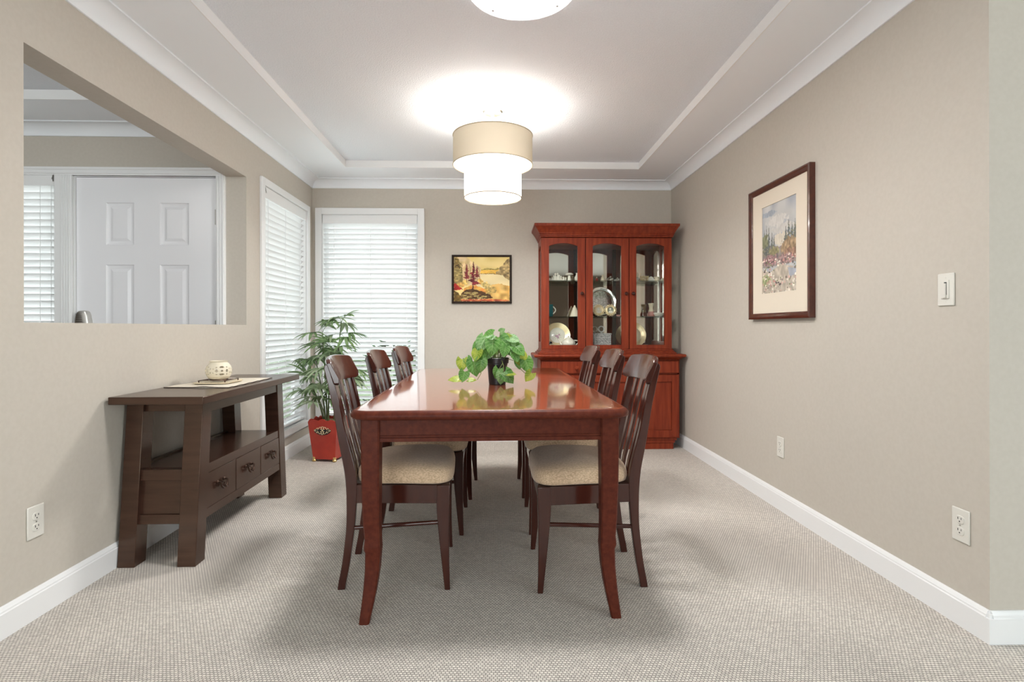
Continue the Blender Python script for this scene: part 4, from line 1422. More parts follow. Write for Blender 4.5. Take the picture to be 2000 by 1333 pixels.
for x, sc, lab in ((1.000, 1.0, 'larger faceted crystal ornament on the upper shelf, middle door'), (1.066, 0.75, 'smaller faceted crystal ornament on the upper shelf, middle door')):
    b = B()
    for (dx, dz, q) in ((0, 0.020, 0.020), (0.024, 0.024, 0.014), (-0.022, 0.018, 0.013), (0.010, 0.043, 0.009)):
        bmesh.ops.create_icosphere(b.bm, subdivisions=1, radius=q * sc, matrix=Matrix.Translation((dx * sc, 0, dz * sc)))
    b.box(-0.03 * sc, 0.03 * sc, -0.014 * sc, 0.014 * sc, 0.0, 0.006)
    ob('crystal_ornament', b, M['crystal'], loc=(x, 4.70, ZD), label=lab, cat='ornament', group='crystal ornaments on the upper shelf', smooth=5)
lm = thing('oil_lamp_ornament', 'little cream oil-lamp ornament at left of the right door, upper shelf', 'ornament', (1.248, 4.70, ZD))
ob('bowl', B().lathe([(0.020, 0), (0.022, 0.004), (0.010, 0.012), (0.022, 0.022), (0.020, 0.034), (0.012, 0.038)], (0, 0, 0), 20), M['porcelain'], lm, smooth=60)
ob('chimney', B().lathe([(0.010, 0.038), (0.014, 0.050), (0.009, 0.070), (0.006, 0.082), (0.004, 0.082)], (0, 0, 0), 18), M['cream'], lm, smooth=60)
bk = thing('gilt_basket', 'small openwork gilt basket with handle, upper shelf, right door', 'basket', (1.312, 4.70, ZD))
b = B().lathe([(0.030, 0), (0.032, 0.004), (0.026, 0.006)], (0, 0, 0), 24)
b.torus((0, 0, 0.040), 0.036, 0.003, seg=28, sec=6).torus((0, 0, 0.022), 0.034, 0.002, seg=28, sec=6)
for k in range(14):
    a = 2 * PI * k / 14
    b.tube([(0.030 * math.cos(a), 0.030 * math.sin(a), 0.003), (0.036 * math.cos(a), 0.036 * math.sin(a), 0.042)], 0.0022, 5)
    b.ball((0.036 * math.cos(a), 0.036 * math.sin(a), 0.045), 0.0045, 8, 5)
ob('basket', b, M['gilt'], bk)
ob('finial', B().tube([(-0.030, 0, 0.04), (-0.030, 0, 0.066)], 0.002, 6).ball((-0.030, 0, 0.069), 0.004, 8, 6), M['gilt'], bk)


def shell(w, h):
    b = B()
    n = 14
    rings = []
    for i in range(n + 1):
        a = PI * i / n
        rip = 1 + 0.05 * math.cos(i * PI)
        rings.append([(-w * math.cos(a) * f * rip, (1 - f) * -0.010 + 0.012 * (1 - f * f), h * math.sin(a) * f * rip + 0.0005) for f in (0.05, 0.35, 0.65, 0.9, 1.0)] + [(-w * math.cos(a) * f * rip, (1 - f) * -0.010 + 0.012 * (1 - f * f) + 0.004, h * math.sin(a) * f * rip + 0.0005) for f in (1.0, 0.65, 0.05)])
    return b.loft(rings)


ob('shell_ornament', shell(0.032, 0.046), M['porcelain'], loc=(1.372, 4.70, ZD), label='white scallop shell ornament, third from right on the upper shelf', cat='shell', smooth=60)
ob('shell_ornament', B().lathe([(0.020, 0), (0.026, 0.010), (0.022, 0.028), (0.029, 0.042), (0.027, 0.043), (0.018, 0.028), (0.0, 0.012)], (0, 0, 0), 10), M['cream'], loc=(1.425, 4.70, ZD), label='cream fluted shell cup right of the scallop shell, upper shelf', cat='shell')
ob('shell_ornament', shell(0.026, 0.030), M['ivory'], loc=(1.471, 4.67, ZD), label='small ivory shell in the right corner of the upper shelf', cat='shell', smooth=60)


# ------------------------------------------------------------------ pictures
def in_poly(px, py, poly):
    inside = np.zeros(px.shape, bool)
    j = len(poly) - 1
    for i in range(len(poly)):
        xi, yi = poly[i]
        xj, yj = poly[j]
        c = ((yi > py) != (yj > py)) & (px < (xj - xi) * (py - yi) / ((yj - yi) + 1e-12) + xi)
        inside ^= c
        j = i
    return inside


class Paint:
    """a picture painted in code on a grid; u to the right, v downward, both 0..1"""

    def __init__(s, w, h, nx, ny, seed):
        s.w, s.h, s.nx, s.ny = w, h, nx, ny
        s.u, s.v = np.meshgrid((np.arange(nx) + 0.5) / nx, (np.arange(ny) + 0.5) / ny)
        s.c = np.zeros((ny, nx, 3))
        s.rng = np.random.default_rng(seed)

    def noise(s, k):
        g = s.rng.random((k + 2, k + 2))
        x, y = s.u * k, s.v * k
        i, j = x.astype(int), y.astype(int)
        fx, fy = x - i, y - j
        return (g[j, i] * (1 - fx) + g[j, i + 1] * fx) * (1 - fy) + (g[j + 1, i] * (1 - fx) + g[j + 1, i + 1] * fx) * fy

    def put(s, mask, c, var=0.0, k=24, c2=None):
        n = s.noise(k)[..., None]
        col = np.array(c, float)[None, None, :] * np.ones_like(s.c)
        if c2 is not None:
            n2 = np.clip((s.noise(k) - 0.3) / 0.4, 0, 1)[..., None]
            col = col * (1 - n2) + np.array(c2, float) * n2
        col = col * (1 + var * (n - 0.5) * 2)
        s.c[mask] = np.clip(col, 0, 1)[mask]

    def poly(s, pts, c, var=0.15, k=24, c2=None, jag=0.012):
        du = (s.noise(40) - 0.5) * jag * 2
        dv = (s.noise(40) - 0.5) * jag * 2
        s.put(in_poly(s.u + du, s.v + dv, pts), c, var, k, c2)

    def dab(s, x, y, rx, ry, c, var=0.2):
        if rx > 0.04:
            e = 1.1 * (s.noise(36) - 0.5) + 0.9 * (s.noise(70) - 0.5)
        else:
            e = 0
        s.put(((s.u - x) / rx) ** 2 + ((s.v - y) / ry) ** 2 < 1 + e, c, var, 40 if rx > 0.04 else 24)

    def fir(s, x, top, bot, w, c, c2=None):
        for i in range(30):
            f = (i + 1) / 30
            y = top + (bot - top) * f
            ww = w * f * s.rng.uniform(0.4, 1.0)
            s.dab(x + s.rng.uniform(-0.4, 0.4) * ww, y, ww * 0.55 + 0.004, 0.012, c if s.rng.random() < 0.6 or c2 is None else c2)
        s.dab(x, (top + bot) / 2 + 0.04, 0.006, (bot - top) / 2 + 0.05, c)

    def build(s, name, parent, at):
        """at(u, v) gives the local point"""
        b = B()
        vs = [[b.bm.verts.new(at(i / s.nx, j / s.ny)) for i in range(s.nx + 1)] for j in range(s.ny + 1)]
        for j in range(s.ny):
            for i in range(s.nx):
                b.bm.faces.new([vs[j][i], vs[j][i + 1], vs[j + 1][i + 1], vs[j + 1][i]])
        o = ob(name, b, M['paint'], parent, clean=False)
        me = o.data
        ca = me.color_attributes.new('paint', 'FLOAT_COLOR', 'CORNER')
        lin = np.where(s.c <= 0.04045, s.c / 12.92, ((s.c + 0.055) / 1.055) ** 2.4)
        cols = np.ones((s.ny * s.nx, 4, 4))
        cols[:, :, :3] = lin.reshape(-1, 1, 3)
        ca.data.foreach_set('color', cols.reshape(-1).astype(np.float32))
        return o


def frame_mesh(w, h, fw, dep, lip=0.006):
    """picture frame in the x-z plane centred on 0, wall at y=0, front towards -y"""
    b = B()
    prof = [(0, 0), (0, -dep), (fw * 0.25, -dep - 0.003), (fw * 0.55, -dep + 0.002), (fw * 0.8, -dep + 0.004), (fw, -dep + 0.008), (fw, -dep + 0.014), (fw, 0)]
    rings = []
    for cx_, cz_ in ((-1, -1), (1, -1), (1, 1), (-1, 1)):
        rings.append([(cx_ * (w / 2 - i), d, cz_ * (h / 2 - i)) for i, d in prof])
    return b.loft(rings, closed=True)


# small landscape on the back wall
P1 = thing('framed_painting', 'small autumn lake painting in thin dark frame on the back wall', 'painting', (-0.124, YB, 1.469))
pw, ph = 0.540, 0.438
ob('frame', frame_mesh(pw, ph, 0.019, 0.026), M['frame_dark'], P1, smooth=20)
A = Paint(pw, ph, 150, 120, 3)
A.put(A.v > -1, (0.93, 0.84, 0.57), 0.05, 6, (0.90, 0.80, 0.50))
A.poly([(0.45, 0.30), (0.60, 0.24), (0.72, 0.27), (0.85, 0.23), (1.0, 0.28), (1.0, 0.36), (0.45, 0.36)], (0.62, 0.55, 0.30), 0.2)
A.poly([(0.45, 0.30), (0.8, 0.29), (0.8, 0.37), (0.45, 0.37)], (0.93, 0.74, 0.32), 0.12)
A.poly([(0.40, 0.38), (1.0, 0.38), (1.0, 1.0), (0.40, 1.0)], (0.93, 0.86, 0.66), 0.05, 8)
A.poly([(0.45, 0.372), (0.78, 0.372), (0.78, 0.386), (0.45, 0.386)], (0.55, 0.40, 0.22), 0.2)
A.poly([(0.66, 0.62), (0.85, 0.60), (1.0, 0.66), (1.0, 1.0), (0.5, 1.0)], (0.84, 0.66, 0.35), 0.16, 14, (0.92, 0.76, 0.45))
A.poly([(1.0, 0.02), (0.93, 0.08), (0.86, 0.20), (0.82, 0.24), (0.80, 0.30), (0.74, 0.34), (0.76, 0.38), (0.88, 0.42), (0.92, 0.48), (1.0, 0.52)], (0.60, 0.51, 0.34), 0.3, 30, (0.76, 0.66, 0.45))
A.poly([(0.0, 0.0), (0.24, 0.0), (0.30, 0.10), (0.40, 0.16), (0.48, 0.24), (0.48, 0.62), (0.0, 0.66)], (0.84, 0.73, 0.52), 0.12, 16, (0.90, 0.80, 0.62))
for x0 in (0.13, 0.2, 0.28, 0.36, 0.44):
    A.poly([(x0, 0.08 + x0 * 0.3), (x0 + 0.008, 0.08 + x0 * 0.3), (x0 + 0.03, 0.5), (x0 + 0.02, 0.5)], (0.55, 0.45, 0.28), 0.1)
A.poly([(0.0, 0.0), (0.08, 0.02), (0.12, 0.14), (0.15, 0.28), (0.17, 0.60), (0.0, 0.64)], (0.52, 0.45, 0.27), 0.35, 34, (0.68, 0.60, 0.38))
A.poly([(0.02, 0.03), (0.08, 0.05), (0.11, 0.26), (0.02, 0.26)], (0.36, 0.29, 0.15), 0.35, 36, (0.50, 0.42, 0.24))
for (x, y, q, c) in ((0.20, 0.58, 0.05, (0.88, 0.76, 0.45)), (0.12, 0.63, 0.06, (0.84, 0.66, 0.36)), (0.48, 0.55, 0.05, (0.86, 0.68, 0.34)), (0.55, 0.62, 0.06, (0.84, 0.74, 0.46)), (0.63, 0.68, 0.07, (0.80, 0.70, 0.44)), (0.70, 0.74, 0.06, (0.74, 0.62, 0.36)), (0.60, 0.78, 0.07, (0.78, 0.66, 0.38))):
    A.dab(x, y, q, q * 1.15, c, 0.25)
A.poly([(0.18, 0.70), (0.30, 0.64), (0.45, 0.66), (0.60, 0.74), (0.60, 0.80), (0.18, 0.80)], (0.90, 0.58, 0.28), 0.18, 20, (0.88, 0.70, 0.34))
A.poly([(0.0, 0.59), (0.05, 0.60), (0.10, 0.68), (0.17, 0.73), (0.0, 0.75)], (0.80, 0.20, 0.16), 0.2, 20, (0.62, 0.14, 0.12))
A.poly([(0.0, 0.74), (0.08, 0.80), (0.13, 0.90), (0.13, 1.0), (0.0, 1.0)], (0.50, 0.40, 0.18), 0.3, 24, (0.36, 0.27, 0.11))
A.poly([(0.12, 0.83), (0.20, 0.74), (0.34, 0.72), (0.52, 0.78), (0.66, 0.86), (0.70, 0.93), (0.40, 0.95), (0.13, 0.95)], (0.40, 0.29, 0.15), 0.3, 26, (0.30, 0.20, 0.10))
for x, y in ((0.17, 0.87), (0.24, 0.81), (0.33, 0.84), (0.28, 0.90), (0.40, 0.88), (0.47, 0.92), (0.55, 0.89), (0.20, 0.93), (0.38, 0.81)):
    A.dab(x, y, 0.055, 0.022, (0.66, 0.58, 0.36), 0.25)
A.poly([(0.12, 0.95), (0.68, 0.945), (1.0, 0.975), (1.0, 1.0), (0.12, 1.0)], (0.66, 0.30, 0.20), 0.2, 20, (0.80, 0.45, 0.28))
A.poly([(0.33, 0.58), (0.346, 0.58), (0.345, 0.73), (0.33, 0.73)], (0.22, 0.06, 0.07), 0.1)
A.fir(0.35, 0.11, 0.62, 0.15, (0.36, 0.09, 0.12), (0.55, 0.18, 0.20))
A.fir(0.23, 0.16, 0.48, 0.10, (0.42, 0.14, 0.15), (0.58, 0.24, 0.24))
A.fir(0.415, 0.20, 0.45, 0.07, (0.45, 0.16, 0.16), (0.58, 0.26, 0.24))
A.build('canvas', P1, lambda u, v: ((u - 0.5) * (pw - 0.036), -0.016, (0.5 - v) * (ph - 0.036)))

# tall framed print on the right wall; local -y faces the room (world -x)
P2 = thing('framed_print', 'tall matted meadow and fir landscape in mahogany frame on the right wall', 'painting', (XR, 2.985, 1.471), R(-90))
qw, qh = 0.655, 0.785
ob('frame', frame_mesh(qw, qh, 0.034, 0.030), M['frame'], P2, smooth=20)
mw, mh = qw - 0.062, qh - 0.062
iw, ih = 0.365, 0.512
ic = 0.014      # picture sits a little above the middle of the mat
b = B()
for x0, x1, z0, z1 in ((-mw / 2, -iw / 2, -mh / 2, mh / 2), (iw / 2, mw / 2, -mh / 2, mh / 2), (-iw / 2, iw / 2, ic + ih / 2, mh / 2), (-iw / 2, iw / 2, -mh / 2, ic - ih / 2)):
    b.box(x0, x1, -0.017, -0.013, z0, z1)
ob('mat', b, M['matboard'], P2)
A = Paint(iw, ih, 110, 160, 8)
A.put(A.v > -1, (0.78, 0.78, 0.77), 0.06, 6, (0.67, 0.69, 0.72))
A.dab(0.45, 0.20, 0.30, 0.06, (0.82, 0.81, 0.79), 0.05)
A.dab(0.6, 0.30, 0.3, 0.05, (0.80, 0.79, 0.77), 0.05)
A.dab(0.56, 0.42, 0.22, 0.07, (0.84, 0.81, 0.75), 0.05)
A.dab(0.20, 0.10, 0.26, 0.03, (0.64, 0.67, 0.71), 0.1)
A.poly([(0, 0.44), (0.3, 0.47), (0.55, 0.50), (1, 0.46), (1, 0.70), (0, 0.70)], (0.62, 0.58, 0.55), 0.2, 20, (0.54, 0.50, 0.50))
for x, t_, b_, w in ((0.06, 0.27, 0.55, 0.07), (0.13, 0.22, 0.55, 0.06), (0.20, 0.25, 0.56, 0.07), (0.30, 0.32, 0.56, 0.05), (0.36, 0.36, 0.57, 0.04), (0.70, 0.30, 0.55, 0.08), (0.78, 0.24, 0.56, 0.10), (0.87, 0.28, 0.56, 0.09), (0.95, 0.26, 0.56, 0.09)):
    A.fir(x, t_, b_, w * 1.5, (0.42, 0.44, 0.43), (0.52, 0.52, 0.44))
A.dab(0.08, 0.40, 0.13, 0.07, (0.52, 0.53, 0.42), 0.25)
A.dab(0.36, 0.53, 0.16, 0.05, (0.57, 0.55, 0.42), 0.25)
A.dab(0.80, 0.52, 0.22, 0.10, (0.64, 0.55, 0.44), 0.25)
A.dab(0.84, 0.60, 0.2, 0.06, (0.60, 0.48, 0.41), 0.3)
A.dab(0.25, 0.63, 0.22, 0.06, (0.66, 0.52, 0.52), 0.3)
A.dab(0.72, 0.64, 0.22, 0.05, (0.60, 0.50, 0.49), 0.3)
A.poly([(0.30, 0.76), (0.52, 0.68), (0.75, 0.72), (1.0, 0.76), (1.0, 1.0), (0.0, 1.0), (0.0, 0.72)], (0.80, 0.76, 0.70), 0.1, 24, (0.72, 0.68, 0.62))
A.poly([(0.75, 0.74), (1.0, 0.76), (1.0, 0.84), (0.8, 0.84)], (0.68, 0.70, 0.74), 0.1)
A.dab(0.10, 0.84, 0.14, 0.06, (0.64, 0.67, 0.50), 0.25)
rg = np.random.default_rng(5)
for _ in range(230):
    x, y = rg.random(), 0.60 + 0.4 * rg.random()
    pal = ((0.92, 0.89, 0.84), (0.92, 0.89, 0.84), (0.78, 0.58, 0.55), (0.40, 0.36, 0.36), (0.55, 0.50, 0.46), (0.84, 0.70, 0.66), (0.52, 0.54, 0.40))
    if 0.35 < x < 0.9 and 0.70 < y < 0.84:
        continue
    A.dab(x, y, rg.uniform(0.008, 0.03), rg.uniform(0.005, 0.014), pal[rg.integers(len(pal))], 0.1)
A.build('print', P2, lambda u, v: ((u - 0.5) * (iw + 0.004), -0.0125, ic + (0.5 - v) * (ih + 0.004)))


# ------------------------------------------------------------------ outlets and dimmer
def outlet(loc, rz, label):
    t = thing('wall_outlet', label, 'outlet', loc, rz, 'duplex wall outlets')
    ob('cover_plate', B().box(-0.035, 0.035, -0.006, 0, -0.0575, 0.0575), M['plastic'], t, bevel=0.004)
    for zc in (0.0195, -0.0195):
        rec = ob('receptacle', B().prism([(x, zc + z) for x, z in rrect(-0.0165, 0.0165, -0.0135, 0.0135, 0.010, 5)], 'y', -0.0085, -0.004), M['plastic'], t, bevel=0.001)
        b = B().box(-0.0078, -0.0052, -0.0088, -0.0084, zc + 0.000, zc + 0.008).box(0.0052, 0.0076, -0.0088, -0.0084, zc + 0.001, zc + 0.008)
        b.lathe([(0.0024, -0.0088), (0.0024, -0.0084)], (0, 0, zc - 0.006), 10, axis='y')
        ob('slots', b, M['dark'], rec)
    ob('screw', B().lathe([(0.003, -0.0068), (0.003, -0.0055)], (0, 0, 0), 10, axis='y'), M['nickel'], t)
    return t


outlet((XR, 1.8095, 0.344), R(-90), 'white wall outlet low on the right wall, near its front corner')
outlet((XR, 2.987, 0.353), R(-90), 'white wall outlet low on the right wall, below the framed print')
outlet((XL, 1.967, 0.341), R(90), 'white wall outlet low on the left wall, before the console table')
dm = thing('dimmer_switch', 'white dimmer switch plate on the right wall beside the framed print', 'light switch', (XR, 1.869, 1.164), R(-90))
ob('cover_plate', B().box(-0.035, 0.035, -0.006, 0, -0.058, 0.058), M['plastic'], dm, bevel=0.004)
ob('switch_frame', B().box(-0.0165, 0.0165, -0.0095, -0.005, -0.033, 0.033), M['plastic'], dm, bevel=0.0015)
ob('slider_track', B().box(-0.002, 0.009, -0.0100, -0.0094, -0.020, 0.026), M['dark'], dm)
ob('toggle', B().box(-0.009, 0.009, -0.0155, -0.009, -0.030, -0.020).box(-0.0005, 0.0075, -0.0145, -0.009, -0.02, 0.022), M['plastic'], dm, bevel=0.001)
for zc in (0.042, -0.042):
    ob('screw', B().lathe([(0.003, -0.0066), (0.003, -0.0055)], (0, 0, zc), 10, axis='y'), M['plastic'], dm)


# ------------------------------------------------------------------ palm in the red planter
PP = thing('potted_palm', 'tall bamboo palm in a tapered red lacquer planter by the corner windows', 'potted plant', (-1.305, 4.26, 0), R(-10))
hb, ht, zp0, zp1 = 0.090, 0.118, 0.018, 0.335


def scallop(t):
    return 0.016 * abs(math.sin(1.5 * PI * (t + 1))) + 0.010 * (1 - abs(t))


NP = 14
outer, inner, cen = [], [], None
rings_o = []
for lev in range(5):
    f = lev / 4
    h = hb + (ht - hb) * f
    th = h - 0.008
    ro, ri = [], []
    for side in range(4):
        for i in range(NP):
            t = -1 + 2 * i / NP
            z = zp0 + (zp1 - 0.026 - zp0) * f + (scallop(t) if lev == 4 else 0)
            p = {0: (t, -1), 1: (1, t), 2: (-t, 1), 3: (-1, -t)}[side]
            ro.append((p[0] * h, p[1] * h, z))
            ri.append((p[0] * th, p[1] * th, max(z, zp0 + 0.01)))
    outer.append(ro)
    inner.append(ri)
planter = ob('planter', B().loft(outer + inner[::-1]), M['redpot'], PP, bevel=0.0025, smooth=30)
for sx_ in (-1, 1):
    for sy_ in (-1, 1):
        ob('foot', B().lathe([(0.010, 0.0), (0.016, 0.004), (0.017, 0.012), (0.011, 0.020), (0.014, 0.032), (0.006, 0.040), (0.0, 0.044)], (sx_ * 0.083, sy_ * 0.083, 0), 14), M['gold'], planter)
sl_ = math.atan2(ht - hb, zp1 - zp0)
mt = Matrix.Translation((0, -0.1105, 0.245)) @ Matrix.Rotation(-sl_, 4, 'X')
b = B().prism([(0.068 * math.copysign(abs(math.cos(2 * PI * i / 32)) ** 1.4, math.cos(2 * PI * i / 32)), 0.036 * math.copysign(abs(math.sin(2 * PI * i / 32)) ** 1.0, math.sin(2 * PI * i / 32))) for i in range(32)], 'y', -0.003, 0.002)
med = ob('medallion', b.xform(mt), M['black'], planter)
b = B()
for sx_ in (-1, 1):
    for sz_ in (-1, 1):
        for cx_, cz_, q in ((0.017, 0.015, 0.0115), (0.040, 0.010, 0.0085)):
            pth = []
            for i in range(15):
                a = i / 14 * 1.6 * PI
                rr2 = q * (1 - 0.45 * i / 14)
                pth.append((sx_ * (cx_ + rr2 * math.cos(a)), -0.005, sz_ * (cz_ + rr2 * math.sin(a))))
            b.tube(pth, [0.0024 - 0.0008 * i / 14 for i in range(15)], 6)
        b.tube([(sx_ * 0.006, -0.005, sz_ * 0.003), (sx_ * 0.008, -0.005, sz_ * 0.020), (sx_ * 0.003, -0.005, sz_ * 0.032)], 0.002, 6)
        b.tube([(sx_ * 0.050, -0.005, sz_ * 0.002), (sx_ * 0.058, -0.005, sz_ * 0.006), (sx_ * 0.066, -0.005, 0)], 0.002, 6)
b.ball((0, -0.004, 0), (0.006, 0.003, 0.006), 10, 6)
ob('scrollwork', b.xform(mt), M['gilt'], med)
ob('moss', B().loft([[(x, y, z) for x, y in rrect(-q, q, -q, q, 0.02, 4)] for q, z in ((0.095, 0.24), (0.103, 0.285), (0.085, 0.300), (0.04, 0.31))]), M['moss'], PP)


def blade(b, base, d, up, length, width, droop, fold=0.25, nseg=6):
    """one lance-shaped leaflet"""
    d = Vector(d).normalized()
    p = Vector(base)
    up = Vector(up)
    rows_ = []
    for i in range(nseg + 1):
        f = i / nseg
        w = width * (math.sin(PI * min(1, f * 0.92 + 0.08)) ** 0.7) * (1 - 0.25 * f)
        if i == nseg:
            w = width * 0.03
        side = d.cross(up)
        if side.length < 1e-4:
            side = d.cross(Vector((1, 0, 0)))
        side.normalize()
        nrm = side.cross(d).normalized()
        rows_.append([p - side * w / 2 + nrm * w * fold, p.copy(), p + side * w / 2 + nrm * w * fold])
        d = (d + Vector((0, 0, -droop / nseg))).normalized()
        p = p + d * (length / nseg)
    vs = [[b.bm.verts.new(q) for q in r] for r in rows_]
    for i in range(nseg):
        for j in range(2):
            b.face([vs[i][j], vs[i][j + 1], vs[i + 1][j + 1], vs[i + 1][j]])


rp_ = random.Random(21)
canes = [(-0.02, 0.00, 0.99, -0.04, 0.00), (0.03, 0.02, 1.08, 0.05, 0.02), (-0.05, 0.03, 0.77, -0.08, 0.00), (0.01, -0.04, 0.87, 0.05, -0.05), (0.05, -0.01, 0.70, 0.13, -0.02), (-0.03, -0.03, 0.60, -0.09, -0.04), (0.00, -0.05, 0.50, -0.04, -0.06)]
heads = []
for (x, y, h, lx, ly) in canes:
    pts = [(x + lx * f ** 1.5, y + ly * f ** 1.5, 0.28 + (h - 0.28) * f) for f in [i / 8 for i in range(9)]]
    ob('cane', B().tube(pts, [0.0075 - 0.004 * i / 8 for i in range(9)], 7), M['cane'], PP)
    heads.append(pts)


def frond(base, az, elev, plen, nb, length, pale):
    b = B()
    d = Vector((math.cos(az) * math.cos(elev), math.sin(az) * math.cos(elev), math.sin(elev)))
    base = Vector(base)
    pts = [base + d * plen * f + Vector((0, 0, -0.03 * f * f)) for f in (0, 0.5, 1.0)]
    b.tube(pts, [0.0025, 0.002, 0.0016], 5)
    tip = pts[-1]
    d2 = (pts[-1] - pts[-2]).normalized()
    side = d2.cross(Vector((0, 0, 1)))
    if side.length < 1e-3:
        side = Vector((1, 0, 0))
    side.normalize()
    up = side.cross(d2)
    for i in range(nb):
        a = R(-78 + 156 * i / max(1, nb - 1)) + rp_.uniform(-0.06, 0.06)
        dd = d2 * math.cos(a) + side * math.sin(a) + up * rp_.uniform(-0.1, 0.25)
        blade(b, tip, dd, up, length * (1 - 0.22 * abs(math.sin(a))) * rp_.uniform(0.85, 1.08), rp_.uniform(0.024, 0.032), rp_.uniform(0.5, 1.0))
    for v in b.bm.verts:      # leaflets bend where they meet the wall and the blinds
        if v.co.x < -0.20:
            v.co.x = -0.20 - 0.07 * math.tanh((-0.20 - v.co.x) / 0.07)
        if v.co.y > 0.30:
            v.co.y = 0.30 + 0.10 * math.tanh((v.co.y - 0.30) / 0.10)
    ob('frond', b, M['palm_pale'] if pale else M['palm_leaf'], PP, smooth=80)


for ci, pts in enumerate(heads):
    top = pts[-1]
    nfr = (8, 9, 7, 7, 7, 6, 5)[ci]
    for k in range(nfr):
        az = 2 * PI * k / nfr * 1.0 + ci * 0.9 + rp_.uniform(-0.25, 0.25)
        back = max(0.0, math.sin(az + R(-10)))
        el = rp_.uniform(0.05, 0.75) - 0.25 * back
        lo = rp_.choice((8, 8, 7, 6)) if k else 8
        fr_ = 1.0 - 0.35 * back
        lng = rp_.uniform(0.16, 0.23) * fr_
        frond(pts[lo], az, el if k else 1.15, rp_.uniform(0.06, 0.12) * fr_, rp_.randint(6, 8), lng, rp_.random() < 0.45)


# ------------------------------------------------------------------ pothos on the table
PO = thing('potted_pothos', 'trailing green pothos in a black plastic pot on the dining table', 'potted plant', (0.008, 2.705, TZ))
ob('pot', B().lathe([(0.040, 0), (0.042, 0.002), (0.050, 0.096), (0.052, 0.098), (0.052, 0.104), (0.057, 0.106), (0.059, 0.132), (0.056, 0.133), (0.053, 0.108), (0.047, 0.09), (0.0, 0.088)], (0, 0, 0), 40), M['black'], PO, smooth=35)
ob('soil', B().lathe([(0.050, 0.10), (0.050, 0.112), (0.03, 0.118), (0, 0.12)], (0, 0, 0), 24), M['soil'], PO)


def heart(size, fold=0.18, curl=0.25):
    """heart-shaped leaf; stalk end at origin, tip towards +x, face +z"""
    b = B()
    lay = b.bm.loops.layers.float_color.new('paint')
    nu, nv = 12, 7
    rows_ = []
    for i in range(nu + 1):
        f = i / nu
        w = 0.56 * math.sin(PI * min(1.0, 0.20 + 0.80 * f)) ** 0.9 * (1 - 0.30 * f) if f < 1 else 0.01
        row = []
        for j in range(-nv, nv + 1):
            q = j / nv
            xx = f - 0.26 * (abs(q) ** 1.6) * (1 - f) ** 2 - 0.02
            yy = q * w
            zz_ = fold * abs(q) * w - curl * f * f * 0.6 - 0.18 * (q * w) ** 2 + 0.016 * math.cos(abs(q) * 9 - f * 9) * abs(q)
            row.append((b.bm.verts.new((xx * size, yy * size, zz_ * size)), (f, q * 0.5 + 0.5, 0.0, 1.0)))
        rows_.append(row)
    for i in range(nu):
        for j in range(2 * nv):
            c4 = (rows_[i][j], rows_[i][j + 1], rows_[i + 1][j + 1], rows_[i + 1][j])
            fc = b.face([c[0] for c in c4])
            if fc:
                for lp, c in zip(fc.loops, c4):
                    lp[lay] = c[1]
    return b


def put_leaf(pos, tipdir, face, size, mname):
    x = Vector(tipdir).normalized()
    f = Vector(face)
    zax = (f - x * f.dot(x)).normalized()
    yax = zax.cross(x)
    m3 = Matrix((x, yax, zax)).transposed().to_4x4()
    b = heart(size, random.uniform(0.12, 0.3), random.uniform(0.1, 0.4))
    ob('leaf', b.xform(Matrix.Translation(pos) @ m3), M[mname], PO, smooth=80, clean=False)


random.seed(5)
rv = random.Random(9)
# leaves seen in the photo: (x, z) of the stalk end above the table, tip direction (x, z), size, tone
crown = [(-0.060, 0.232, -0.6, -1.0, 0.082, 'pothos_pale'), (-0.020, 0.222, -0.1, -1.0, 0.082, 'pothos'), (0.012, 0.232, 0.7, -0.6, 0.078, 'pothos'),
         (0.050, 0.212, 0.55, -1.0, 0.088, 'pothos_pale'), (0.090, 0.190, 0.8, -0.7, 0.066, 'pothos'), (-0.082, 0.205, -0.9, -0.8, 0.060, 'pothos'),
         (0.040, 0.190, -0.2, -1.0, 0.055, 'pothos'), (-0.068, 0.178, -0.5, -1.0, 0.072, 'pothos'), (-0.035, 0.180, -0.35, -1.0, 0.058, 'pothos_pale'),
         (0.035, 0.235, 0.9, 0.1, 0.050, 'pothos_lime'), (-0.02, 0.252, -0.9, -0.2, 0.055, 'pothos'), (0.065, 0.232, 0.9, -0.3, 0.055, 'pothos_pale'),
         (-0.095, 0.170, -0.3, -1.0, 0.060, 'pothos_lime'), (0.085, 0.160, 0.4, -1.0, 0.050, 'pothos'), (0.015, 0.262, 0.4, 0.3, 0.034, 'pothos_pale')]
for (x, z, dx, dz, q, mn) in crown:
    yq = -0.045 + rv.uniform(-0.02, 0.03)
    put_leaf((x, yq, z), (dx, rv.uniform(-0.5, -0.05), dz), (rv.uniform(-0.4, 0.4), -1.0, rv.uniform(0.35, 0.9)), q, mn)
    ob('petiole', B().tube([(x * 0.25, yq * 0.3, 0.11), (x * 0.7, yq * 0.6, (0.11 + z) / 2 + 0.03), (x, yq, z)], 0.0017, 5), M['vine'], PO)
for k in range(12):
    a = R(-20 + 220 * k / 11)
    rr2 = rv.uniform(0.03, 0.07)
    z = rv.uniform(0.16, 0.235)
    pos = (rr2 * math.cos(a), rr2 * math.sin(a), z)
    put_leaf(pos, (math.cos(a), math.sin(a), rv.uniform(-0.7, 0.0)), (0, -0.3, 1), rv.uniform(0.055, 0.075), rv.choice(('pothos', 'pothos', 'pothos', 'pothos_pale')))
    ob('petiole', B().tube([(pos[0] * 0.2, pos[1] * 0.2, 0.11), (pos[0] * 0.6, pos[1] * 0.6, (0.11 + z) / 2 + 0.03), pos], 0.0017, 5), M['vine'], PO)
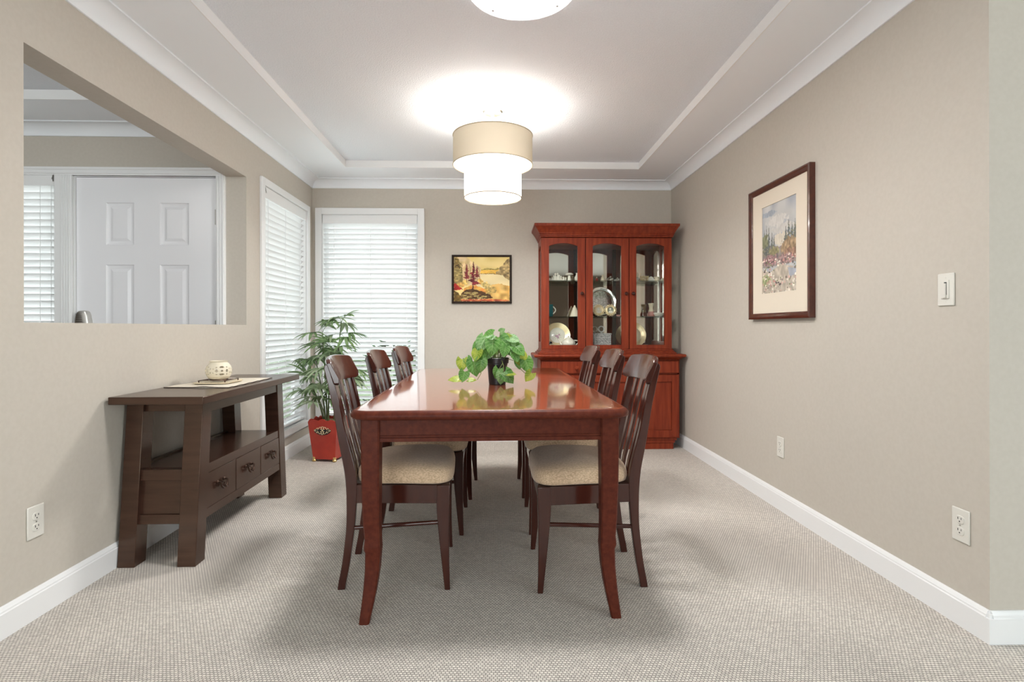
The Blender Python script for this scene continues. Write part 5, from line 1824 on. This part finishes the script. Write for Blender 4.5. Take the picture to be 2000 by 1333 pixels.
# two bare runners arching above the crown
ob('vine', B().tube([(0.0, 0, 0.12), (0.02, 0, 0.235), (0.055, -0.01, 0.262), (0.095, -0.02, 0.235), (0.125, -0.03, 0.185), (0.140, -0.03, 0.150)], 0.0013, 5), M['vine'], PO)
ob('vine', B().tube([(-0.01, 0, 0.12), (-0.03, 0, 0.22), (-0.062, -0.01, 0.262)], 0.0013, 5), M['vine'], PO)
vines = [
    ([(-0.04, -0.02, 0.13), (-0.09, -0.04, 0.118), (-0.135, -0.05, 0.080), (-0.165, -0.06, 0.055), (-0.185, -0.06, 0.030)],
     [(-0.172, -0.062, 0.128, -0.05, -1.0, 0.060, 'pothos_lime'), (-0.150, -0.055, 0.132, 0.6, -0.9, 0.045, 'pothos'), (-0.160, -0.065, 0.068, -0.25, -1.0, 0.055, 'pothos'), (-0.118, -0.06, 0.118, 0.25, -1.0, 0.078, 'pothos'), (-0.188, -0.07, 0.034, -1.0, 0.04, 0.055, 'pothos_lime')]),
    ([(-0.04, -0.03, 0.13), (-0.075, -0.06, 0.118), (-0.080, -0.08, 0.060), (-0.098, -0.09, 0.030)],
     [(-0.078, -0.070, 0.125, -0.1, -1.0, 0.064, 'pothos'), (-0.140, -0.075, 0.030, 0.9, -0.02, 0.040, 'pothos_lime')]),
    ([(0.045, -0.02, 0.13), (0.085, -0.035, 0.120), (0.110, -0.045, 0.085), (0.135, -0.05, 0.060), (0.158, -0.055, 0.050)],
     [(0.112, -0.045, 0.150, 0.3, -1.0, 0.070, 'pothos_lime'), (0.140, -0.05, 0.122, 0.4, -1.0, 0.070, 'pothos'), (0.168, -0.06, 0.060, -0.65, -0.9, 0.052, 'pothos_lime'), (0.106, -0.045, 0.125, 0.10, -1.0, 0.050, 'pothos')]),
    ([(0.02, -0.045, 0.13), (0.030, -0.066, 0.10), (0.034, -0.070, 0.055)],
     [(0.036, -0.072, 0.064, 0.65, -0.75, 0.070, 'pothos'), (0.050, -0.068, 0.060, 0.8, 0.0, 0.045, 'pothos_lime')]),
    ([(0.02, -0.045, 0.13), (0.026, -0.066, 0.108), (0.008, -0.075, 0.080)],
     [(0.006, -0.072, 0.082, -0.3, -0.9, 0.052, 'pothos'), (0.022, -0.080, 0.062, -0.1, -1.0, 0.058, 'pothos_pale')]),
]
for path, lvs in vines:
    ob('vine', B().tube(path, 0.0016, 5), M['vine'], PO)
    for (x, y, z, dx, dz, q, mn) in lvs:
        nrm = (0.1, -1.0, 0.35) if abs(dz) > 0.3 else (0, -0.6, 1)
        put_leaf((x, y, max(z, 0.03)), (dx, -0.12, dz), nrm, min(q, (z - 0.004) / max(0.05, -dz) if dz < -0.3 else q), mn)

# ------------------------------------------------------------------ shrubs outside the windows
rs = random.Random(3)


def shrub(loc, sx_, sz_, label):
    b = B()
    for _ in range(420):
        a, e = rs.uniform(0, 2 * PI), rs.uniform(-0.2, 1.5)
        q = rs.uniform(0.6, 1.0)
        p = Vector((sx_ * q * math.cos(a) * math.cos(e), 0.4 * q * math.sin(a) * math.cos(e), 0.2 + sz_ * q * math.sin(e)))
        blade(b, p, (math.cos(a), math.sin(a), rs.uniform(-0.2, 0.8)), (0, 0, 1), rs.uniform(0.10, 0.18), 0.06, 0.3, nseg=3)
    b.tube([(0, 0, 0), (0.02, 0, 0.3 + sz_ * 0.4)], [0.04, 0.02], 6)
    return ob('garden_shrub', b, M['hedge'], loc=loc, label=label, cat='shrub', group='shrubs outside the windows', smooth=80)


shrub((-1.4, 7.4, -0.25), 1.0, 0.9, 'green shrub outside, glimpsed between the back window slats')
